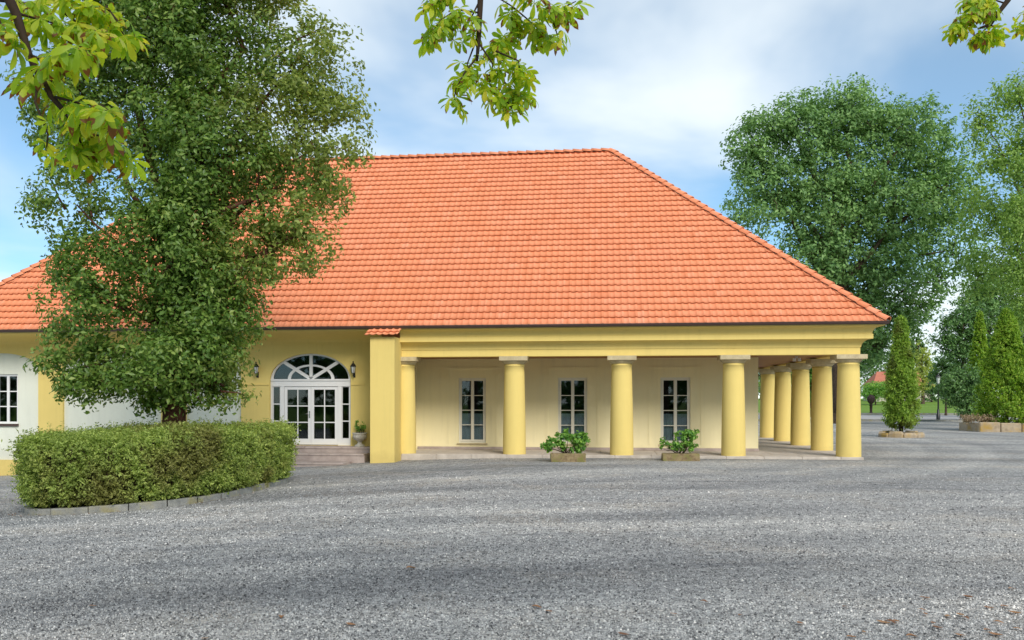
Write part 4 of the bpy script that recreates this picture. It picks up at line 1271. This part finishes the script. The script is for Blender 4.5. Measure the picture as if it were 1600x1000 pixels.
lob = [plobe(1530, 185, 40, 40, AD, None, 0.63), plobe(1590, 150, 45, 45, AD, None, 0.90), plobe(1560, 240, 40, 45, AD, None, 0.68), plobe(1620, 230, 50, 60, AD, None, 1.20), plobe(1550, 330, 42, 50, AD, None, 0.52),
       plobe(1610, 350, 50, 60, AD, None, 1.35), plobe(1570, 420, 40, 50, AD, None, 0.75), plobe(1640, 450, 60, 60, AD), plobe(1515, 330, 30, 60, AD + 4, None, .5), plobe(1525, 430, 35, 40, AD + 4, None, .6)]
at_ = P(1640, 650, AD)
tree('airy_tree', 'airy light green tree with thin foliage at the right edge', 'tree', (at_[0], at_[1], 0), lob, 26000, .27, .7, 'leaf_airy', .3, 7.0, per_clump=26, shell=.5, limbs=130, aspect=.5)
WD = 57.0
lob = [plobe(1596, 270, 26, 40, WD), plobe(1592, 350, 30, 50, WD), plobe(1598, 430, 32, 50, WD), plobe(1605, 490, 30, 40, WD)]
wt = P(1612, 650, WD)
tree('weeping_birch', 'yellowish green drooping tree cut by the right picture edge', 'tree', (wt[0], wt[1], 0), lob, 9000, .2, .45, 'leaf_airy', .16, 5.0, per_clump=26, limbs=40, droop=1.5, flat=1.3)
DD = 92.0
def simple_tree(name, label, u, v, ru, rv, d, mat, n, leaf, group=None, cat='tree', tr=.25, w=1.0, bu=None):
    b = P(bu or u, 650, d); zb = float(zg(b[0], b[1]))
    k = d / F_PX
    L = [plobe(u, v, ru * .75, rv * .75, d, None, w)] + [plobe(u + ru * .55 * math.cos(q), v + rv * .5 * math.sin(q), ru * .5, rv * .5, d, None, w) for q in (.3, 1.7, 2.9, 4.2, 5.4)]
    fz = max(.5, (EYE + d * (YH - v) / F_PX - zb) * .6)
    return tree(name, label, cat, (b[0], b[1], zb), L, n, leaf, max(.25, ru * k * .2), mat, tr, fz, group=group, per_clump=24, limbs=24)
simple_tree('dark_tree', 'dark green tree between the two conifers behind the round bush', 1505, 525, 48, 60, DD, 'leaf_dark', 9000, .32)
simple_tree('dark_tree', 'dark tree behind the broad conifer at the right edge', 1590, 540, 50, 70, DD, 'leaf_dark', 9000, .32)
simple_tree('dark_tree', 'tall dark tree filling the gap over the round bush', 1545, 470, 50, 60, 96, 'leaf_big', 8000, .36)
simple_tree('lawn_shrub', 'dark green shrub filling the gap between narrow conifer and bush', 1478, 590, 26, 40, 105, 'leaf_dark', 5000, .32, cat='shrub', tr=.12)
simple_tree('pale_willow', 'pale yellow-green tree between narrow conifer and lamp post', 1442, 578, 20, 50, 150, 'leaf_willow', 5000, .3)
simple_tree('distant_tree', 'hazy pale tree tip above the yellow-green one', 1432, 545, 16, 24, 170, 'leaf_far', 2500, .45)
simple_tree('lawn_shrub', 'dark rounded shrub behind the lamp post', 1456, 612, 18, 22, 160, 'leaf_dark', 3000, .35, cat='shrub', tr=.1)
simple_tree('lawn_shrub', 'light green spreading shrub below the far red roof', 1368, 609, 42, 17, 146, 'leaf_shrub', 4500, .3, cat='shrub', tr=.1)
for (u, v, ru, rv, d, mt, lab) in ((1225, 600, 40, 60, 100, 'leaf_airy', 'green tree seen between the two rearmost porch columns'), (1268, 590, 30, 55, 96, 'leaf_shrub', 'bright green tree seen between second and third side column'),
                                   (1308, 590, 30, 60, 90, 'leaf_dark', 'dark tree seen in the gap beside the corner column'), (1350, 545, 30, 45, 88, 'leaf_dark', 'dark tree just right of the corner column above the far roof')):
    simple_tree('background_tree', lab, u, v, ru, rv, d, mt, 5500, .3, 'trees beyond the porch', bu=1325 if u > 1300 else None)
for i, (u, lab) in enumerate(((1190, 'distant tree behind the rearmost porch column'), (1300, 'distant tree behind the corner column'), (1400, 'distant tree behind the narrow conifer and far house'), (1490, 'distant tree behind the round dark bush'), (1570, 'distant tree behind the broad conical conifer'))):
    simple_tree('horizon_tree', lab, u, 590 - 6 * (i % 3), 62, 38, 215 + 8 * (i % 2), 'leaf_far', 3000, .8, 'distant trees on the horizon', tr=.4)

# far house
hb = P(1400, 640, 165.0); hz = float(zg(hb[0], hb[1]))
H = thing('far_house', 'distant small house with faded red roof behind narrow conifer', 'house', (hb[0], hb[1], hz))
x0, x1, y0, y1 = hb[0] - 3.6, hb[0] + 6, hb[1], hb[1] + 7
Geo().box(x0, x1, y0, y1, hz - .2, hz + 2.7).obj('wall', M['far_wall'], H)
G = Geo(); o_ = .35
ze, zr = hz + 2.6, hz + 5.2
G.add([(x0 - o_, y0 - o_, ze), (x1 + o_, y0 - o_, ze), (x1 + o_, y1 + o_, ze), (x0 - o_, y1 + o_, ze), (x0 + 1.4, (y0 + y1) / 2, zr), (x1 - 1.4, (y0 + y1) / 2, zr)], [(0, 1, 5, 4), (1, 2, 5), (2, 3, 4, 5), (3, 0, 4), (3, 2, 1, 0)])
rf = G.obj('roof', M['far_roof'], H)
Geo().box(x0 + 3.0, x0 + 3.5, y0 + 2.2, y0 + 2.8, hz + 4.0, hz + 5.8).obj('chimney', M['far_wall'], rf)
for i in range(3):
    Geo().box(x0 + .8 + i * 2.8, x0 + 1.9 + i * 2.8, y0 - .04, y0 + .02, hz + .9, hz + 2.2).obj('window', M['gutter'], H)

# ------------------------------------------------------------------ horse chestnuts standing around the camera; boughs hang into view
def leaf_mesh(seed):
    r = np.random.default_rng(seed)
    V, Fc, A = [], [], []
    nl = int(r.integers(5, 8))
    for i in range(nl):
        a = (i - (nl - 1) / 2) / (nl - 1) * 4.1 + r.normal(0, .08)
        L = (1 - .38 * abs((i - (nl - 1) / 2) / ((nl - 1) / 2)) ** 1.4) * r.uniform(.9, 1.05)
        W = L * r.uniform(.15, .19)
        prof = [(0, .02), (.25, .38), (.5, .78), (.7, 1.0), (.86, .75), (1.0, .03)]
        b = len(V)
        dr = r.uniform(.25, .6); fo = r.uniform(.1, .35)
        for (t_, w_) in prof:
            x = L * t_; z = -dr * L * t_ ** 2
            for s_ in (-1, 0, 1):
                lx, ly, lz = x, s_ * W * w_, z + abs(s_) * W * w_ * fo
                V.append((lx * math.cos(a) - ly * math.sin(a), lx * math.sin(a) + ly * math.cos(a), lz)); A.append(t_ * .9 + .1 * abs(s_))
        for k in range(len(prof) - 1):
            for s_ in range(2):
                q = b + 3 * k + s_
                Fc.append((q, q + 1, q + 4, q + 3))
    V = np.array(V)
    me = mesh_np('leaf', V, np.array(Fc), M['chestnut'], True)
    at = me.attributes.new('along', 'FLOAT', 'POINT')
    at.data.foreach_set('value', np.array(A, np.float32))
    return me
LM = [leaf_mesh(100 + i) for i in range(9)]
def bough(tree_o, pts, rad, twigs, leaf, droop=.5, many=2.2):
    """pts: polyline of the main bough; twigs: list of polylines; leaves hang at twig ends"""
    G = Geo().tube(pts, rad, 7)
    for tw in twigs: G.tube(tw[0], [.010 - .006 * k / (len(tw[0]) - 1) for k in range(len(tw[0]))], 5)
    b = G.obj('bough', M['twig'], tree_o)
    for (tw, n) in twigs:
        n = int(n * many)
        tw = [np.array(q, float) for q in tw]
        for k in range(n):
            s_ = 1 - .75 * (k / max(1, n)) ** 1.2
            i = min(int(s_ * (len(tw) - 1)), len(tw) - 2); fr2 = s_ * (len(tw) - 1) - i
            p = tw[i] * (1 - fr2) + tw[i + 1] * fr2
            off = rand_dir(1)[0] * leaf * .55; off[2] = -abs(off[2]) * .6
            p2 = p + off
            o = bpy.data.objects.new('leaf', LM[int(RNG.integers(len(LM)))])
            link(o, b, tuple(float(c) for c in p2))
            s2 = leaf * RNG.uniform(.7, 1.2)
            o.scale = (s2, s2, s2)
            az = math.atan2(off[1], off[0])
            o.rotation_euler = (RNG.normal(0, .35), droop + RNG.normal(.35, .4), az + RNG.normal(0, .4))
    return b
def chestnut(label, base, crown, side):
    base = np.array(base, float)
    return tree('horse_chestnut', label, 'tree', base, crown, 7000 if side < 0 else 2200, .34, .8, 'leaf_left', .38, 4.5, group='horse chestnuts overhanging the yard', per_clump=20, limbs=60)
chA = chestnut('horse chestnut whose yellowing bough hangs in at the top left corner', (-9.0, 0.5, -.25), [((-9, .5, 9.0), (4.2, 3.6, 3.2), 1), ((-7.5, 2.0, 8.2), (2.4, 2.2, 2.0), 1), ((-10.5, -2, 8.5), (3, 3, 3), 1)], -1)
chB = chestnut('horse chestnut whose boughs hang in at top middle and right', (4.5, -3.5, 0), [((4.5, -3.5, 10.5), (5.5, 5, 3.4), 1), ((2, -.5, 9.6), (3, 3, 2.2), 1), ((6.5, 0, 10), (3, 3, 2.2), 1)], 1)
def px(lst, d): return [P(u, v, d + (dd[0] if dd else 0)) for (u, v, *dd) in lst]
# left bough
D = 6.0
mainL = [np.array([-8.6, 1.2, 6.6]), np.array([-6.2, 3.6, 6.4])] + px([(-30, -90), (25, 20), (45, 85), (80, 150), (110, 185), (160, 215)], D)
tl = [(px([(25, 20), (60, 30, .1), (100, 40, .2)], D), 9), (px([(45, 85), (70, 95, -.1), (100, 85, -.2), (130, 70, -.3)], D), 10), (px([(20, -60), (90, -10, .2), (130, 12, .2), (165, 10, .3)], D), 13),
      (px([(100, 20, .2), (128, 40, .2), (165, 55, .1)], D), 8), (px([(165, 10, .3), (185, 35, .3), (195, 60, .3)], D), 6), (px([(60, 110), (85, 130, .1), (97, 170, .2)], D), 7), (px([(60, 120), (55, 160, -.1), (75, 210, -.1), (72, 240)], D), 2),
      (px([(110, 185), (140, 200, .1), (170, 235, .2)], D), 10), (px([(80, 150), (120, 160, -.1), (160, 165, -.2), (185, 185, -.2)], D), 9), (px([(120, 190), (125, 220, .1), (140, 250, .1)], D), 5), (px([(-20, -40), (-5, 20, -.1), (10, 60, -.1)], D), 6), (px([(45, 85), (50, 110, .1), (55, 130, .1)], D), 4),
      (px([(150, 210, .1), (180, 220, .2), (195, 240, .2)], D), 4), (px([(-10, 0), (40, 5, .3), (80, 0, .4)], D), 6)]
bough(chA, mainL, [.10, .075, .05, .03, .024, .019, .014, .008], tl, .14, many=2.0)
# middle bough
D = 9.0
mainM = [np.array([4.0, -2.2, 6.8]), np.array([1.5, 4.0, 8.6]), np.array([-.6, 8.0, 8.2])] + px([(752, -60), (750, 10), (748, 60), (745, 95)], D)
tm_ = [(px([(745, 90), (725, 115, -.1), (712, 140, -.1), (708, 165)], D), 6), (px([(750, 20), (715, 15, -.1), (690, 30, -.2), (672, 55, -.2)], D), 15), (px([(750, -30), (700, -20), (665, 5)], D), 9),
       (px([(752, -20), (800, 10, .1), (800, 50, .2), (775, 80, .2)], D), 15), (px([(800, 10, .1), (830, 35, .2), (855, 60, .2)], D), 11), (px([(752, -40), (820, -20), (860, 10, -.1), (880, 15)], D), 12),
       (px([(750, 70), (770, 100, .1), (765, 130, .1), (780, 160)], D), 13), (px([(770, 110, .1), (800, 140, .1), (825, 150)], D), 10), (px([(775, 80), (810, 95, -.1), (815, 120, -.1)], D), 7), (px([(880, 12), (900, 2)], D), 2),
       (px([(745, 60), (730, 100), (735, 130)], D), 7), (px([(790, 155), (800, 170)], D), 4), (px([(860, 20), (868, 45), (872, 60)], D), 2), (px([(750, 0), (735, 30), (722, 60)], D), 6)]
bough(chB, mainM, [.13, .10, .07, .035, .028, .022, .014], tm_, .15, many=2.2)
# right bough
D = 10.0
mainR = [np.array([5.0, -2.0, 7.2]), np.array([5.6, 4.0, 8.8])] + px([(1610, -60), (1575, 0), (1560, 20), (1548, 38), (1528, 45)], D)
tr3 = [(px([(1560, 20), (1530, 15), (1508, 25), (1495, 45)], D), 9), (px([(1548, 38), (1535, 50), (1528, 58)], D), 5), (px([(1570, 5), (1540, -5), (1515, 0)], D), 7), (px([(1610, -20), (1605, 20), (1602, 40)], D), 4), (px([(1548, 38), (1556, 48)], D), 2), (px([(1560, 10), (1545, 15), (1525, 5)], D), 5)]
bough(chB, mainR, [.11, .08, .035, .028, .022, .018, .01], tr3, .145, many=3.2)

# wood on the far side of the yard, behind the camera (seen mirrored in the glass)
def belt():
    lobes = []
    for k in range(16):
        x = -64 + k * 8 + RNG.normal(0, 1.2); y = -34 + RNG.normal(0, 2)
        lobes += [((x, y, 8 + RNG.normal(0, 1)), (5, 4, 6), 1), ((x + 2, y, 3), (4.5, 3, 3.5), 1)]
    pos, nrm, cc, ids = crown_points(lobes, 26000, 1.4, 26, .5)
    v, f = leaf_arrays(pos, nrm, 1.0 * RNG.uniform(.6, 1.2, len(pos)), .6)
    tag(put_np('wood_edge', v, f, M['leaf_dark'], None, False, (0, -34, 0)), 'dark green wood edge mirrored in the door glass', 'wood', kind='stuff')
belt()

# ------------------------------------------------------------------ fallen leaves
def fallen(u, v, label, s=.11):
    q = at_ground(u, v)
    z0 = float(zg(q[0], q[1]))
    L = s * .8; n = 6; vv = []; ff = []
    rz = RNG.random() * 6.28; curl = RNG.uniform(.1, .5)
    for i in range(n + 1):
        t_ = i / n; w = .27 * L * math.sin(math.pi * min(1, t_ * .93 + .05)) ** .8
        for s_ in (-1, 0, 1):
            lx, ly = (t_ - .5) * L, s_ * w
            lz = .018 + abs(s_) * w * curl + .05 * L * math.sin(t_ * 5 + rz)
            vv.append((q[0] + lx * math.cos(rz) - ly * math.sin(rz), q[1] + lx * math.sin(rz) + ly * math.cos(rz), z0 + lz))
    for i in range(n):
        for s_ in range(2):
            k = 3 * i + s_; ff.append((k, k + 1, k + 4, k + 3))
    return tag(Geo().add(vv, ff, True).obj('fallen_leaf', M['fallen']), label, 'leaf', 'fallen leaves on the gravel')
fallen(642, 887, 'single brown leaf on open gravel below the porch pier', .15)
fallen(440, 961, 'orange-brown leaf on gravel near the bottom, left of centre', .13)
fallen(548, 975, 'faded reddish leaf at the bottom edge, left of centre', .13)
fallen(320, 994, 'small reddish leaf at the very bottom edge, far left group', .08)
fallen(145, 937, 'small pale leaf on gravel in the lower left corner', .08)
fallen(1320, 950, 'pale almost white leaf on the gravel, lower right', .09)
for (u, v) in ((838, 950), (858, 957), (1052, 961), (1157, 963), (1100, 942), (1250, 976), (974, 993)):
    fallen(u, v, 'brown leaf among a thin scatter on the bottom centre gravel', RNG.uniform(.08, .13))
for (u, v) in ((1440, 955), (1446, 962), (1500, 963), (1508, 968), (1582, 922), (1512, 935), (1545, 952), (1465, 983), (1458, 976), (1543, 987), (1555, 994), (1425, 997), (1390, 974), (1400, 973), (1380, 975), (1480, 965), (1560, 975), (1590, 985), (1330, 998), (1350, 990), (1570, 950), (1445, 936), (1585, 960), (1500, 995)):
    fallen(u, v, 'brown curled leaf in the leaf scatter at the bottom right corner', RNG.uniform(.08, .15))
for i in range(26):
    a = RNG.uniform(3.3, 6.2); x, y = isl(a, RNG.uniform(1.02, 1.09))
    vpt = np.array([x, y, 0]); dpt = -x * SP + y * CP; zz_ = float(zg(x, y))
    o = fallen(CX + F_PX * (x * CP + y * SP) / dpt, YH + F_PX * EYE / dpt, 'dry reddish leaf lying along the kerb of the hedge bed', .07)
